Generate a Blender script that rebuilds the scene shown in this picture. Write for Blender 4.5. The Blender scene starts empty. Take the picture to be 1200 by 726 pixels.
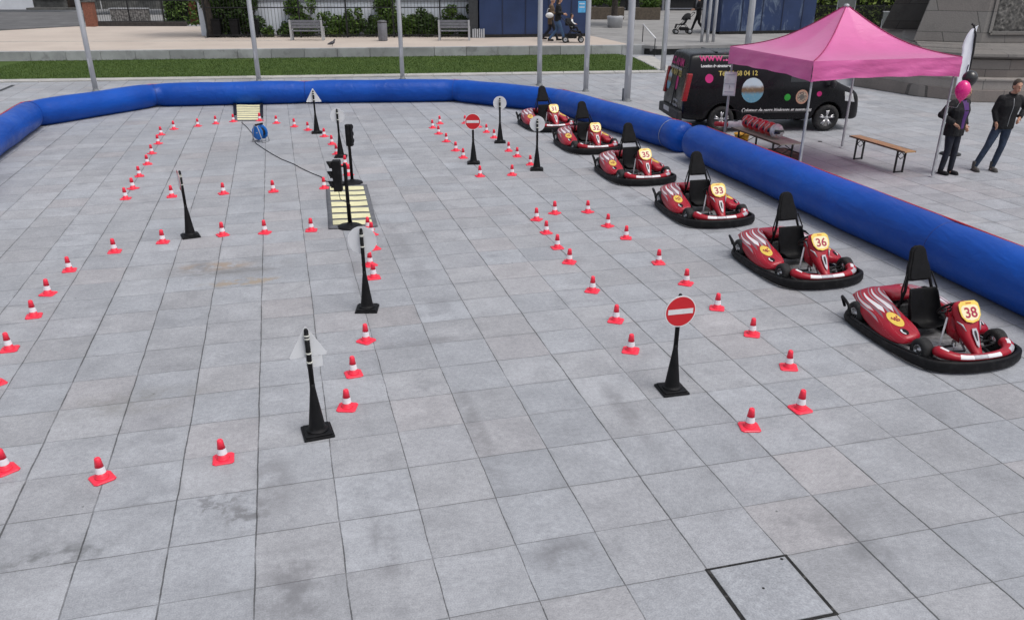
import bpy, bmesh, math, random
from mathutils import Vector, Matrix
from mathutils.bvhtree import BVHTree
random.seed(7)
R = math.radians
PI = math.pi
scene = bpy.context.scene
COL = scene.collection

# ------------------------------------------------------------------ camera, sky, sun, exposure
CAM_H = 3.802
PITCH = R(25.61)
FPX = 968.7
PX0, PY0 = 600.0, 423.6
cam_d = bpy.data.cameras.new('camera')
cam = bpy.data.objects.new('camera', cam_d); COL.objects.link(cam)
cam.location = (0, 0, CAM_H)
cam.rotation_euler = (PI/2 - PITCH, 0, 0)
cam_d.sensor_width = 36.0
cam_d.lens = FPX/1200*36
cam_d.shift_y = (PY0-363)/1200
cam_d.clip_start = 0.1
cam_d.clip_end = 2000
scene.camera = cam

SUN_EL, SUN_AZ = R(64), R(125)          # azimuth measured clockwise from +Y
w = bpy.data.worlds.new('World'); scene.world = w; w.use_nodes = True
wn = w.node_tree
bg = wn.nodes['Background']
sky = wn.nodes.new('ShaderNodeTexSky'); sky.sky_type = 'NISHITA'; sky.sun_disc = False
sky.sun_elevation = SUN_EL; sky.sun_rotation = SUN_AZ
sky.air_density = 1.0; sky.dust_density = 4.0; sky.ozone_density = 1.0
hs = wn.nodes.new('ShaderNodeHueSaturation'); hs.inputs['Saturation'].default_value = 0.42
wn.links.new(sky.outputs[0], hs.inputs['Color'])
wn.links.new(hs.outputs[0], bg.inputs[0])
bg.inputs[1].default_value = 0.13
sd = bpy.data.lights.new('sun', 'SUN'); sd.energy = 1.0; sd.angle = R(25); sd.color = (1, 0.97, 0.93)
sun = bpy.data.objects.new('sun', sd); COL.objects.link(sun)
sdir = Vector((math.sin(SUN_AZ)*math.cos(SUN_EL), math.cos(SUN_AZ)*math.cos(SUN_EL), math.sin(SUN_EL)))
sun.rotation_euler = sdir.to_track_quat('Z', 'Y').to_euler()
sun.location = (0, 0, 30)
scene.view_settings.view_transform = 'Standard'
scene.view_settings.look = 'None'
scene.view_settings.gamma = 1.0
scene.view_settings.use_curve_mapping = False
scene.view_settings.exposure = 0.27
scene.render.resolution_x, scene.render.resolution_y = 1024, 619

# measurements taken in the photograph -> points on the ground / at a known height or distance
def _ray(u, v):
    a = (u-PX0)/FPX; b = -(v-PY0)/FPX
    return Vector((a, math.cos(PITCH)+b*math.sin(PITCH), -math.sin(PITCH)+b*math.cos(PITCH)))
def G(u, v, z=0.0):
    r = _ray(u, v); t = (z-CAM_H)/r.z
    return Vector((r.x*t, r.y*t, z))
def AT(u, v, Y):
    r = _ray(u, v); t = Y/r.y
    return Vector((r.x*t, Y, CAM_H+r.z*t))

# ------------------------------------------------------------------ materials
def node(nt, typ, **kw):
    n = nt.nodes.new(typ)
    for k, v in kw.items():
        if k.startswith('i_'): n.inputs[k[2:].replace('_', ' ')].default_value = v
        else: setattr(n, k, v)
    return n
def math_n(nt, op, a, b=None, c=None, clamp=False):
    n = nt.nodes.new('ShaderNodeMath'); n.operation = op; n.use_clamp = clamp
    for i, x in enumerate((a, b, c)):
        if x is None: continue
        if isinstance(x, (int, float)): n.inputs[i].default_value = x
        else: nt.links.new(x, n.inputs[i])
    return n.outputs[0]
def mixc(nt, fac, a, b, blend='MIX'):
    n = nt.nodes.new('ShaderNodeMix'); n.data_type = 'RGBA'; n.blend_type = blend
    for sock, x in ((n.inputs[0], fac), (n.inputs[6], a), (n.inputs[7], b)):
        if isinstance(x, (int, float)): sock.default_value = x
        elif isinstance(x, tuple): sock.default_value = (*x[:3], 1)
        else: nt.links.new(x, sock)
    return n.outputs[2]
def ramp(nt, x, lo, hi, a=0.0, b=1.0, smooth=True):
    n = nt.nodes.new('ShaderNodeMapRange'); n.clamp = True
    if smooth: n.interpolation_type = 'SMOOTHSTEP'
    nt.links.new(x, n.inputs[0])
    for i, q in enumerate((lo, hi, a, b)):
        n.inputs[i+1].default_value = q
    return n.outputs[0]
def noise(nt, vec, scale, detail=3, rough=0.55, dist=0.0):
    n = nt.nodes.new('ShaderNodeTexNoise')
    n.inputs['Scale'].default_value = scale; n.inputs['Detail'].default_value = detail
    n.inputs['Roughness'].default_value = rough; n.inputs['Distortion'].default_value = dist
    if vec is not None: nt.links.new(vec, n.inputs['Vector'])
    return n.outputs[0]
MATS = {}
def mat(name, col, rough=0.6, metal=0.0, var=0.12, scale=8.0, bump=0.0, bscale=60.0, coat=0.0, spec=0.5, dirt=None, trans=0.0, emit=None, sheen=0.0):
    if name in MATS: return MATS[name]
    m = bpy.data.materials.new(name); m.use_nodes = True; nt = m.node_tree
    p = nt.nodes['Principled BSDF']
    tc = node(nt, 'ShaderNodeTexCoord').outputs['Object']
    f = noise(nt, tc, scale, 4)
    lo = tuple(c*(1-var) for c in col[:3]); hi = tuple(min(1, c*(1+var)) for c in col[:3])
    c = mixc(nt, ramp(nt, f, 0.3, 0.7), lo, hi)
    if dirt:
        d = noise(nt, tc, dirt[1], 5, 0.65)
        c = mixc(nt, ramp(nt, d, 0.5, 0.72, 0, dirt[2]), c, dirt[0])
    nt.links.new(c, p.inputs['Base Color'])
    p.inputs['Roughness'].default_value = rough
    nt.links.new(ramp(nt, noise(nt, tc, scale*2.3, 4), 0.2, 0.8, max(0.02, rough-0.08), min(1, rough+0.1)), p.inputs['Roughness'])
    p.inputs['Metallic'].default_value = metal
    p.inputs['Specular IOR Level'].default_value = spec
    p.inputs['Coat Weight'].default_value = coat
    p.inputs['Coat Roughness'].default_value = 0.12
    if sheen: p.inputs['Sheen Weight'].default_value = sheen
    if trans: p.inputs['Transmission Weight'].default_value = trans
    if bump:
        b = node(nt, 'ShaderNodeBump'); b.inputs['Strength'].default_value = bump; b.inputs['Distance'].default_value = 0.02
        nt.links.new(noise(nt, tc, bscale, 4), b.inputs['Height']); nt.links.new(b.outputs[0], p.inputs['Normal'])
    MATS[name] = m
    return m

# ------------------------------------------------------------------ mesh builder
class MB:
    def __init__(s): s.v = []; s.f = []; s.m = []; s.M = Matrix.Identity(4); s.mi = 0; s.sm = []; s.smooth = False
    def add(s, vs, fs):
        o = len(s.v)
        s.v += [tuple(s.M @ Vector(p)) for p in vs]
        for q in fs: s.f.append(tuple(o+i for i in q)); s.m.append(s.mi); s.sm.append(s.smooth)
        return s
    def box(s, c, d, rz=0.0, rx=0.0, ry=0.0):
        m = Matrix.Translation(c) @ Matrix.Rotation(rz, 4, 'Z') @ Matrix.Rotation(ry, 4, 'Y') @ Matrix.Rotation(rx, 4, 'X')
        vs = [m @ Vector((x*d[0]/2, y*d[1]/2, z*d[2]/2)) for x in (-1, 1) for y in (-1, 1) for z in (-1, 1)]
        return s.add(vs, [(0, 1, 3, 2), (4, 6, 7, 5), (0, 4, 5, 1), (2, 3, 7, 6), (0, 2, 6, 4), (1, 5, 7, 3)])
    def loft(s, rings, cap=True, closed=False):
        n = len(rings[0]); vs = [p for r in rings for p in r]; fs = []
        K = len(rings); rng = K if closed else K-1
        for k in range(rng):
            a = k*n; b = ((k+1) % K)*n
            for i in range(n):
                j = (i+1) % n
                fs.append((a+i, a+j, b+j, b+i))
        if cap and not closed:
            fs.append(tuple(reversed(range(n)))); fs.append(tuple((K-1)*n+i for i in range(n)))
        return s.add(vs, fs)
    def path(s, pts, rad, seg=10, closed=False, flat=1.0):
        pts = [Vector(p) for p in pts]; K = len(pts)
        if not hasattr(rad, '__len__'): rad = [rad]*K
        rings = []; up = None
        for k, p in enumerate(pts):
            if closed: t = (pts[(k+1) % K]-pts[k-1])
            elif k == 0: t = pts[1]-p
            elif k == K-1: t = p-pts[k-1]
            else: t = (pts[k+1]-p).normalized()+(p-pts[k-1]).normalized()
            t.normalize()
            if up is None:
                up = Vector((0, 0, 1)) if abs(t.z) < 0.9 else Vector((1, 0, 0))
            a = t.cross(up)
            if a.length < 1e-5: a = t.orthogonal()
            a.normalize(); b = a.cross(t).normalized(); up = b
            rings.append([p+a*math.cos(2*PI*i/seg)*rad[k]+b*math.sin(2*PI*i/seg)*rad[k]*flat for i in range(seg)])
        old = s.smooth; s.smooth = True
        s.loft(rings, True, closed); s.smooth = old
        return s
    def tube(s, a, b, r0, r1=None, seg=10): return s.path([a, b], [r0, r0 if r1 is None else r1], seg)
    def lathe(s, prof, seg=20, c=(0, 0, 0), cap=True):
        rings = [[(c[0]+r*math.cos(2*PI*i/seg), c[1]+r*math.sin(2*PI*i/seg), c[2]+z) for i in range(seg)] for r, z in prof]
        old = s.smooth; s.smooth = True; s.loft(rings, cap); s.smooth = old
        return s
    def prism(s, poly, z0, z1):
        n = len(poly)
        vs = [(x, y, z0) for x, y in poly]+[(x, y, z1) for x, y in poly]
        fs = [tuple(reversed(range(n))), tuple(range(n, 2*n))]+[(i, (i+1) % n, n+(i+1) % n, n+i) for i in range(n)]
        return s.add(vs, fs)
    def ball(s, c, r, seg=14, rings=9):
        if not hasattr(r, '__len__'): r = (r, r, r)
        rr = []
        for k in range(rings+1):
            a = -PI/2+PI*k/rings; q = max(0.02, math.cos(a))
            rr.append([(c[0]+r[0]*q*math.cos(2*PI*i/seg), c[1]+r[1]*q*math.sin(2*PI*i/seg), c[2]+r[2]*math.sin(a)) for i in range(seg)])
        old = s.smooth; s.smooth = True; s.loft(rr, True); s.smooth = old
        return s
    def build(s, name, mats, parent=None, loc=None, bevel=0.0, subd=0, smooth=None, rz=None):
        me = bpy.data.meshes.new(name); me.from_pydata(s.v, [], s.f)
        if not isinstance(mats, (list, tuple)): mats = [mats]
        for m in mats: me.materials.append(m)
        me.polygons.foreach_set('material_index', s.m)
        me.polygons.foreach_set('use_smooth', [True]*len(s.f) if smooth else s.sm)
        bm = bmesh.new(); bm.from_mesh(me); bmesh.ops.recalc_face_normals(bm, faces=bm.faces); bm.to_mesh(me); bm.free()
        me.update()
        o = bpy.data.objects.new(name, me); COL.objects.link(o)
        if parent is not None: o.parent = parent
        if loc is not None: o.location = loc
        if rz is not None: o.rotation_euler = (0, 0, rz)
        if subd:
            q = o.modifiers.new('subd', 'SUBSURF'); q.levels = subd; q.render_levels = subd
        if bevel:
            q = o.modifiers.new('bevel', 'BEVEL'); q.width = bevel; q.segments = 2; q.limit_method = 'ANGLE'; q.angle_limit = R(40)
        return o
def thing(name, label, cat, loc=(0, 0, 0), rz=0.0, group=None):
    o = bpy.data.objects.new(name, None); COL.objects.link(o)
    o.empty_display_size = 0.2
    o.location = loc; o.rotation_euler = (0, 0, rz)
    return tag(o, label, cat, group)
def tag(o, label, cat, group=None):
    o['label'] = label; o['category'] = cat
    if group: o['group'] = group
    return o
def struct(o, kind='structure'):
    o['kind'] = kind; return o
def dup(root, loc, rz, label, group=None):
    def cp(o, par):
        c = o.copy(); COL.objects.link(c)
        if par is not None: c.parent = par
        for ch in o.children: cp(ch, c)
        return c
    r = cp(root, None); r.location = loc; r.rotation_euler = (0, 0, rz); r['label'] = label
    if group: r['group'] = group
    return r
def bake(o):                       # freeze modifiers into the mesh
    dg = bpy.context.evaluated_depsgraph_get(); dg.update()
    me = bpy.data.meshes.new_from_object(o.evaluated_get(dg))
    o.modifiers.clear(); o.data = me
    return o
def bvh(o):
    return BVHTree.FromPolygons([v.co.copy() for v in o.data.vertices], [tuple(p.vertices) for p in o.data.polygons])
def text(name, s, size, m, parent, M, align='LEFT', extr=0.001, bold=0.0, sx=1.0, shear=0.0):
    c = bpy.data.curves.new(name, 'FONT'); c.body = s; c.size = size; c.align_x = align; c.align_y = 'CENTER'
    c.extrude = extr; c.offset = bold; c.shear = shear
    t = bpy.data.objects.new(name, c); COL.objects.link(t)
    dg = bpy.context.evaluated_depsgraph_get(); dg.update()
    me = bpy.data.meshes.new_from_object(t.evaluated_get(dg))
    bpy.data.objects.remove(t)
    me.transform(M @ Matrix.Diagonal((sx, 1, 1, 1)))
    me.materials.clear(); me.materials.append(m)
    o = bpy.data.objects.new(name, me); COL.objects.link(o); o.parent = parent
    return o
def frame(origin, xdir, ydir):      # matrix whose X/Y run along the given directions
    x = Vector(xdir).normalized(); y = Vector(ydir); y = (y-x*y.dot(x)).normalized(); z = x.cross(y)
    return Matrix(((x.x, y.x, z.x, origin[0]), (x.y, y.y, z.y, origin[1]), (x.z, y.z, z.z, origin[2]), (0, 0, 0, 1)))

M_black = mat('black_plastic', (0.005, 0.005, 0.006), 0.55, var=0.3, scale=5, dirt=((0.020, 0.020, 0.022), 9, 0.45), spec=.22, bump=0.15, bscale=120)
M_rubber = mat('tyre_rubber', (0.014, 0.014, 0.015), 0.8, var=0.2, dirt=((0.07, 0.068, 0.065), 14, 0.6), bump=0.3, bscale=160)
M_white = mat('white_paint', (0.72, 0.72, 0.73), 0.5, var=0.05, dirt=((0.4, 0.4, 0.39), 5, 0.35))
M_steel = mat('galvanised_steel', (0.36, 0.37, 0.39), 0.5, 0.25, var=0.12, scale=6, dirt=((0.2, 0.2, 0.2), 10, 0.3))
M_chrome = mat('bright_metal', (0.55, 0.55, 0.56), 0.28, 0.9, var=0.1, scale=12)
M_yellow = mat('yellow_vinyl', (0.80, 0.56, 0.09), 0.45, var=0.06, coat=0.2)
M_dark = mat('dark_metal', (0.02, 0.02, 0.022), 0.5, 0.4, var=0.2)
M_red_ink = mat('crimson_ink', (0.36, 0.012, 0.05), 0.5, var=0.05)
M_pale = mat('pale_grey_metal', (0.42, 0.43, 0.45), 0.5, 0.2, var=0.07, scale=4, dirt=((0.25, 0.25, 0.25), 6, 0.3))

# ------------------------------------------------------------------ ground: paving grid
YAW = 0.2582
T = 0.61
cx0, cy0 = 4.0747*T, 6.6795*T
GRID = Vector((math.cos(YAW)*cx0-math.sin(YAW)*cy0, math.sin(YAW)*cx0+math.cos(YAW)*cy0, 0))
def grid_local(p):
    d = p-GRID
    return (math.cos(YAW)*d.x+math.sin(YAW)*d.y, -math.sin(YAW)*d.x+math.cos(YAW)*d.y)
def paving_material(name='granite_paving', tile=T, base=(0.325, 0.335, 0.358), stains=True, jdark=0.8):
    m = bpy.data.materials.new(name); m.use_nodes = True; nt = m.node_tree; L = nt.links
    p = nt.nodes['Principled BSDF']
    tc = node(nt, 'ShaderNodeTexCoord').outputs['Object']
    sp = node(nt, 'ShaderNodeSeparateXYZ'); L.new(tc, sp.inputs[0])
    X, Y = sp.outputs[0], sp.outputs[1]
    wob = noise(nt, tc, 1.7, 3)
    wx = math_n(nt, 'MULTIPLY_ADD', wob, 0.026, -0.013)
    u = math_n(nt, 'DIVIDE', math_n(nt, 'ADD', X, wx), tile)
    v = math_n(nt, 'DIVIDE', math_n(nt, 'SUBTRACT', Y, wx), tile)
    fu, fv = math_n(nt, 'FLOOR', u), math_n(nt, 'FLOOR', v)
    idv = node(nt, 'ShaderNodeCombineXYZ'); L.new(fu, idv.inputs[0]); L.new(fv, idv.inputs[1])
    wnz = node(nt, 'ShaderNodeTexWhiteNoise'); wnz.noise_dimensions = '3D'; L.new(idv.outputs[0], wnz.inputs['Vector'])
    rnd, rcol = wnz.outputs[0], wnz.outputs[1]
    sc = node(nt, 'ShaderNodeSeparateColor'); L.new(rcol, sc.inputs[0])
    # distance to the joints
    def jd(a):
        fr = math_n(nt, 'FRACT', a)
        return math_n(nt, 'MULTIPLY', math_n(nt, 'MINIMUM', fr, math_n(nt, 'SUBTRACT', 1.0, fr)), tile)
    du, dv = jd(u), jd(v)
    n_fill = noise(nt, tc, 2.2, 3, 0.6)
    n_fine = noise(nt, tc, 26, 4, 0.7)
    # joint strength differs from line to line
    lu = node(nt, 'ShaderNodeTexWhiteNoise'); lu.noise_dimensions = '1D'; L.new(math_n(nt, 'ROUND', u), lu.inputs['W'])
    lv = node(nt, 'ShaderNodeTexWhiteNoise'); lv.noise_dimensions = '1D'; L.new(math_n(nt, 'ROUND', v), lv.inputs['W'])
    wu = math_n(nt, 'MULTIPLY_ADD', lu.outputs[0], 0.0042, 0.0022)
    wv = math_n(nt, 'MULTIPLY_ADD', lv.outputs[0], 0.0026, 0.0018)
    wu = math_n(nt, 'MULTIPLY_ADD', math_n(nt, 'SUBTRACT', n_fine, 0.5), 0.010, wu)
    wv = math_n(nt, 'MULTIPLY_ADD', math_n(nt, 'SUBTRACT', n_fine, 0.5), 0.006, wv)
    def jm(d, wdt):
        n = nt.nodes.new('ShaderNodeMapRange'); n.clamp = True; L.new(d, n.inputs[0]); L.new(wdt, n.inputs[1])
        L.new(math_n(nt, 'ADD', wdt, 0.0022), n.inputs[2]); n.inputs[3].default_value = 1; n.inputs[4].default_value = 0
        return n.outputs[0]
    ju, jv = jm(du, wu), jm(dv, wv)
    fill = ramp(nt, n_fill, 0.30, 0.55, 0.45, 1.0)
    joint = math_n(nt, 'MAXIMUM', ju, math_n(nt, 'MULTIPLY', jv, ramp(nt, n_fill, 0.35, 0.7, 0.9, 0.55)))
    joint = math_n(nt, 'MULTIPLY', joint, fill)
    # tile tone, a different piece of mottling in each tile
    off = node(nt, 'ShaderNodeVectorMath'); off.operation = 'MULTIPLY_ADD'
    L.new(rcol, off.inputs[0]); off.inputs[1].default_value = (17, 23, 11); L.new(tc, off.inputs[2])
    mot = noise(nt, off.outputs[0], 2.6, 6, 0.62, 0.4)
    big = noise(nt, tc, 0.28, 4, 0.6)
    spk = noise(nt, tc, 85, 5, 0.9)
    spk2 = noise(nt, tc, 21, 5, 0.75)
    val = math_n(nt, 'MULTIPLY_ADD', math_n(nt, 'SUBTRACT', rnd, 0.5), 0.14, 1.0)
    val = math_n(nt, 'MULTIPLY', val, ramp(nt, mot, 0.25, 0.75, 0.82, 1.15, False))
    val = math_n(nt, 'MULTIPLY', val, ramp(nt, big, 0.25, 0.75, 0.90, 1.10, False))
    val = math_n(nt, 'MULTIPLY', val, ramp(nt, spk, 0.35, 0.65, 0.72, 1.28, False))
    val = math_n(nt, 'MULTIPLY', val, ramp(nt, spk2, 0.3, 0.7, 0.84, 1.15, False))
    hue = mixc(nt, sc.outputs[1], (base[0]*0.99, base[1]*1.0, base[2]*1.01), (base[0]*1.015, base[1]*0.998, base[2]*0.985))
    pink = ramp(nt, sc.outputs[2], 0.80, 1.0, 0, 0.5)
    hue = mixc(nt, pink, hue, (base[0]*1.08, base[1]*0.99, base[2]*0.95))
    gray = node(nt, 'ShaderNodeCombineXYZ')
    for i in range(3): L.new(val, gray.inputs[i])
    c = mixc(nt, 1.0, hue, gray.outputs[0], 'MULTIPLY')
    # grime next to joints, dark specks and dirt patches
    edge = math_n(nt, 'MINIMUM', du, dv)
    eg = math_n(nt, 'MULTIPLY', ramp(nt, edge, 0.0, 0.05, 1, 0), ramp(nt, n_fill, 0.4, 0.7, 0, 0.35))
    c = mixc(nt, eg, c, (base[0]*0.6, base[1]*0.6, base[2]*0.58))
    patch = ramp(nt, noise(nt, tc, 1.1, 7, 0.75), 0.54, 0.70, 0, 0.42)
    c = mixc(nt, patch, c, (base[0]*0.55, base[1]*0.55, base[2]*0.56))
    vor = node(nt, 'ShaderNodeTexVoronoi'); vor.inputs['Scale'].default_value = 2.3; L.new(tc, vor.inputs['Vector'])
    vs = node(nt, 'ShaderNodeSeparateColor'); L.new(vor.outputs['Color'], vs.inputs[0])
    gum = math_n(nt, 'MULTIPLY', ramp(nt, math_n(nt, 'ADD', vor.outputs['Distance'], math_n(nt, 'MULTIPLY', n_fine, 0.02)), 0.030, 0.042, 1, 0), ramp(nt, vs.outputs[0], 0.62, 0.65, 0, 0.8))
    c = mixc(nt, gum, c, (0.085, 0.085, 0.088))
    lsp = math_n(nt, 'MULTIPLY', ramp(nt, vor.outputs['Distance'], 0.02, 0.03, 1, 0), ramp(nt, vs.outputs[1], 0.93, 0.95, 0, 0.7))
    c = mixc(nt, lsp, c, (0.6, 0.6, 0.6))
    if stains:
        # (photo point, radius along/across, colour, strength)
        for (pu, pv, ra, rb, colr, k, lo, hi, sc_) in (
            (252, 312, 0.55, 0.22, (0.31, 0.23, 0.16), 0.7, 0.40, 0.56, 3.0), (285, 330, 0.55, 0.18, (0.33, 0.25, 0.16), 0.7, 0.46, 0.60, 4.0),
            (270, 314, 1.0, 0.4, (0.15, 0.145, 0.14), 0.6, 0.42, 0.62, 2.0),
            (288, 603, 0.20, 0.26, (0.12, 0.12, 0.125), 0.7, 0.40, 0.60, 7.0), (255, 590, 0.34, 0.2, (0.12, 0.12, 0.125), 0.6, 0.5, 0.62, 8.0),
            (60, 652, 0.5, 0.16, (0.12, 0.125, 0.13), 0.7, 0.42, 0.62, 5.0), (355, 690, 0.3, 0.5, (0.15, 0.15, 0.16), 0.55, 0.42, 0.62, 3.0),
            (735, 485, 0.12, 0.7, (0.16, 0.16, 0.17), 0.5, 0.34, 0.56, 2.0), (560, 505, 0.10, 1.2, (0.16, 0.16, 0.17), 0.5, 0.36, 0.58, 2.5), (450, 640, 0.12, 0.5, (0.15, 0.15, 0.16), 0.5, 0.4, 0.6, 3.0), (960, 610, 0.5, 0.2, (0.16, 0.16, 0.17), 0.5, 0.4, 0.6, 2.5), (420, 330, 0.12, 2.0, (0.17, 0.17, 0.18), 0.45, 0.38, 0.6, 1.6), (1010, 640, 0.2, 0.3, (0.15, 0.155, 0.165), 0.6, 0.4, 0.6, 3.0), (160, 470, 0.8, 0.3, (0.18, 0.175, 0.16), 0.45, 0.4, 0.6, 2.0), (665, 650, 0.28, 0.2, (0.14, 0.14, 0.15), 0.6, 0.42, 0.62, 3.0),
            (320, 565, 0.2, 0.5, (0.17, 0.17, 0.18), 0.5, 0.42, 0.62, 3.0), (505, 400, 0.9, 0.12, (0.17, 0.17, 0.18), 0.4, 0.42, 0.62, 2.0)):
            gx, gy = grid_local(G(pu, pv))
            ax = math_n(nt, 'DIVIDE', math_n(nt, 'SUBTRACT', X, gx), ra); ay = math_n(nt, 'DIVIDE', math_n(nt, 'SUBTRACT', Y, gy), rb)
            d = math_n(nt, 'SQRT', math_n(nt, 'ADD', math_n(nt, 'MULTIPLY', ax, ax), math_n(nt, 'MULTIPLY', ay, ay)))
            msk = math_n(nt, 'MULTIPLY', ramp(nt, d, 0.35, 1.25, 1, 0), ramp(nt, noise(nt, tc, sc_, 5, 0.65), lo, hi, 0, k))
            c = mixc(nt, msk, c, colr)
        # long faint tyre rubber marks left by the karts
        wv_ = node(nt, 'ShaderNodeTexWave'); wv_.inputs['Scale'].default_value = 0.05; wv_.inputs['Distortion'].default_value = 9; wv_.inputs['Detail'].default_value = 1
        L.new(tc, wv_.inputs['Vector'])
        tm = math_n(nt, 'MULTIPLY', ramp(nt, wv_.outputs['Fac'], 0.990, 0.999, 0, 0.22), ramp(nt, noise(nt, tc, 1.5, 4), 0.45, 0.6))
        c = mixc(nt, tm, c, (0.13, 0.13, 0.14))
    c = mixc(nt, math_n(nt, 'MULTIPLY', joint, jdark), c, (0.035, 0.035, 0.036))
    L.new(c, p.inputs['Base Color'])
    L.new(ramp(nt, mot, 0.3, 0.7, 0.60, 0.82), p.inputs['Roughness'])
    p.inputs['Specular IOR Level'].default_value = 0.4
    b = node(nt, 'ShaderNodeBump'); b.inputs['Strength'].default_value = 0.5; b.inputs['Distance'].default_value = 0.004
    hgt = math_n(nt, 'SUBTRACT', math_n(nt, 'MULTIPLY_ADD', spk, 0.25, math_n(nt, 'MULTIPLY', rnd, 0.3)), joint)
    L.new(hgt, b.inputs['Height']); L.new(b.outputs[0], p.inputs['Normal'])
    MATS[name] = m
    return m
M_pave = paving_material()
g = MB(); S_ = 60
# the plaza itself: sheet in the grid's own frame; front boundary towards the lawn is cut by the kerb laid above it
g.add([(-S_, -S_, 0), (S_, -S_, 0), (S_, S_, 0), (-S_, S_, 0)], [(0, 1, 2, 3)])
plaza = struct(g.build('plaza_paving', M_pave)); plaza.location = GRID; plaza.rotation_euler = (0, 0, YAW)
# the wider ground, a big sheet just below it reaching the horizon
M_far = mat('far_ground', (0.22, 0.22, 0.22), 0.9, scale=0.05)
g = MB().add([(-900, -900, -0.02), (900, -900, -0.02), (900, 900, -0.02), (-900, 900, -0.02)], [(0, 1, 2, 3)])
struct(g.build('ground', M_far))

# one lifted slab with wide dark joints, front right
c0 = [G(827.5, 665.5), G(920, 649), G(985, 720)]
gl = [Vector((*grid_local(q), 0)) for q in c0]
slab = thing('access_slab', 'lone slab outlined by wide dark joints at the bottom right', 'slab', GRID, YAW)
i0, j0 = 0.0, 0.0
M_slab = mat('slab_stone', (0.27, 0.28, 0.29), 0.75, var=0.12, scale=3.0, dirt=((0.17, 0.17, 0.175), 4, 0.5), bump=0.3, bscale=200)
M_gap = mat('joint_gap', (0.012, 0.012, 0.012), 0.95, var=0.5, scale=30, dirt=((0.12, 0.115, 0.11), 12, 0.6))
g = MB()
for q in (((T/2, 0.0), (T+0.03, 0.018)), ((T/2, -T), (T+0.03, 0.022)), ((0.0, -T/2), (0.030, T-0.02)), ((T, -T/2), (0.026, T-0.02))):
    g.box((q[0][0], q[0][1], 0.001), (q[1][0], q[1][1], 0.006))
g.build('dark_joint', M_gap, slab)
g = MB().box((T/2, -T/2, 0.0025), (T-0.028, T-0.028, 0.011))
g.build('stone_slab', M_pave, slab, bevel=0.003)
g = MB().lathe([(0.010, 0.006), (0.010, 0.0088)], 10, (T/2-0.03, -T/2+0.03, 0)).lathe([(0.012, 0.006), (0.012, 0.0088)], 10, (T-0.05, -0.035, 0))
g.build('lifting_hole', M_gap, slab)

# ------------------------------------------------------------------ kerb, lawn, retaining wall, terrace
def line_pt(a, b, x): return Vector((x, a.y+(b.y-a.y)*(x-a.x)/(b.x-a.x), 0))
K0, K1 = G(0, 95), G(760, 84)
W0, W1 = G(0, 73), G(755, 64)
M_kerb = mat('kerb_stone', (0.42, 0.41, 0.39), 0.8, var=0.12, scale=2, dirt=((0.25, 0.24, 0.22), 4, 0.5), bump=0.3)
def strip(name, m, xs, fa, wa, z0, z1):
    g = MB()
    for k in range(len(xs)-1):
        x0, x1 = xs[k]+0.009, xs[k+1]-0.009
        a, b = fa(x0), fa(x1)
        g.add([(a.x, a.y, z0), (b.x, b.y, z0), (b.x, b.y+wa, z0), (a.x, a.y+wa, z0), (a.x, a.y, z1), (b.x, b.y, z1), (b.x, b.y+wa, z1), (a.x, a.y+wa, z1)],
              [(0, 1, 5, 4), (1, 2, 6, 5), (2, 3, 7, 6), (3, 0, 4, 7), (4, 5, 6, 7), (3, 2, 1, 0)])
    return g
kx = [-34+i*1.0 for i in range(41)]
o = strip('kerb', M_kerb, kx, lambda x: line_pt(K0, K1, x)-Vector((0, 0.55, 0)), 0.62, 0.0, 0.05).build('kerb', M_kerb, bevel=0.006); struct(o)
# lawn
def lawn_mat():
    m = bpy.data.materials.new('lawn_green'); m.use_nodes = True; nt = m.node_tree; p = nt.nodes['Principled BSDF']
    tc = node(nt, 'ShaderNodeTexCoord').outputs['Object']
    a = noise(nt, tc, 0.8, 6, 0.7); b = noise(nt, tc, 14, 4, 0.8)
    c = mixc(nt, ramp(nt, a, 0.3, 0.7), (0.034, 0.070, 0.016), (0.062, 0.105, 0.024))
    c = mixc(nt, ramp(nt, b, 0.35, 0.7), c, (0.085, 0.125, 0.032))
    c = mixc(nt, ramp(nt, noise(nt, tc, 1.7, 5, 0.7), 0.6, 0.75, 0, 0.5), c, (0.11, 0.085, 0.04))
    nt.links.new(c, p.inputs['Base Color']); p.inputs['Roughness'].default_value = 0.9; p.inputs['Specular IOR Level'].default_value = 0.15
    bb = node(nt, 'ShaderNodeBump'); bb.inputs['Strength'].default_value = 0.8; bb.inputs['Distance'].default_value = 0.04
    nt.links.new(b, bb.inputs['Height']); nt.links.new(bb.outputs[0], p.inputs['Normal'])
    return m
M_lawn = lawn_mat()
LR0 = G(775, 83.5); LR1 = G(742, 68)
lp = [line_pt(K0, K1, -34)+Vector((0, 0.07, 0)), line_pt(K0, K1, LR0.x-0.6)+Vector((0, 0.07, 0)), LR0+Vector((-0.1, 0.3, 0)), LR1,
      line_pt(W0, W1, LR1.x-0.5), line_pt(W0, W1, -34)]
g = MB().prism([(q.x, q.y) for q in lp], 0.0, 0.035)
struct(g.build('lawn', M_lawn))
q_ = [LR0+Vector((.05, .3, 0)), G(792, 84), G(765, 66), G(752, 65.5), LR1+Vector((.1, 0, 0))]
struct(MB().prism([(a.x, a.y) for a in q_], 0.0, 0.012).build('path', M_kerb))
g = MB()
rr = random.Random(3)
def inpoly(x, y, P):
    c = False; n = len(P)
    for i in range(n):
        a, b = P[i], P[i-1]
        if (a.y > y) != (b.y > y) and x < (b.x-a.x)*(y-a.y)/(b.y-a.y)+a.x: c = not c
    return c
vs, fs = [], []
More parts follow.
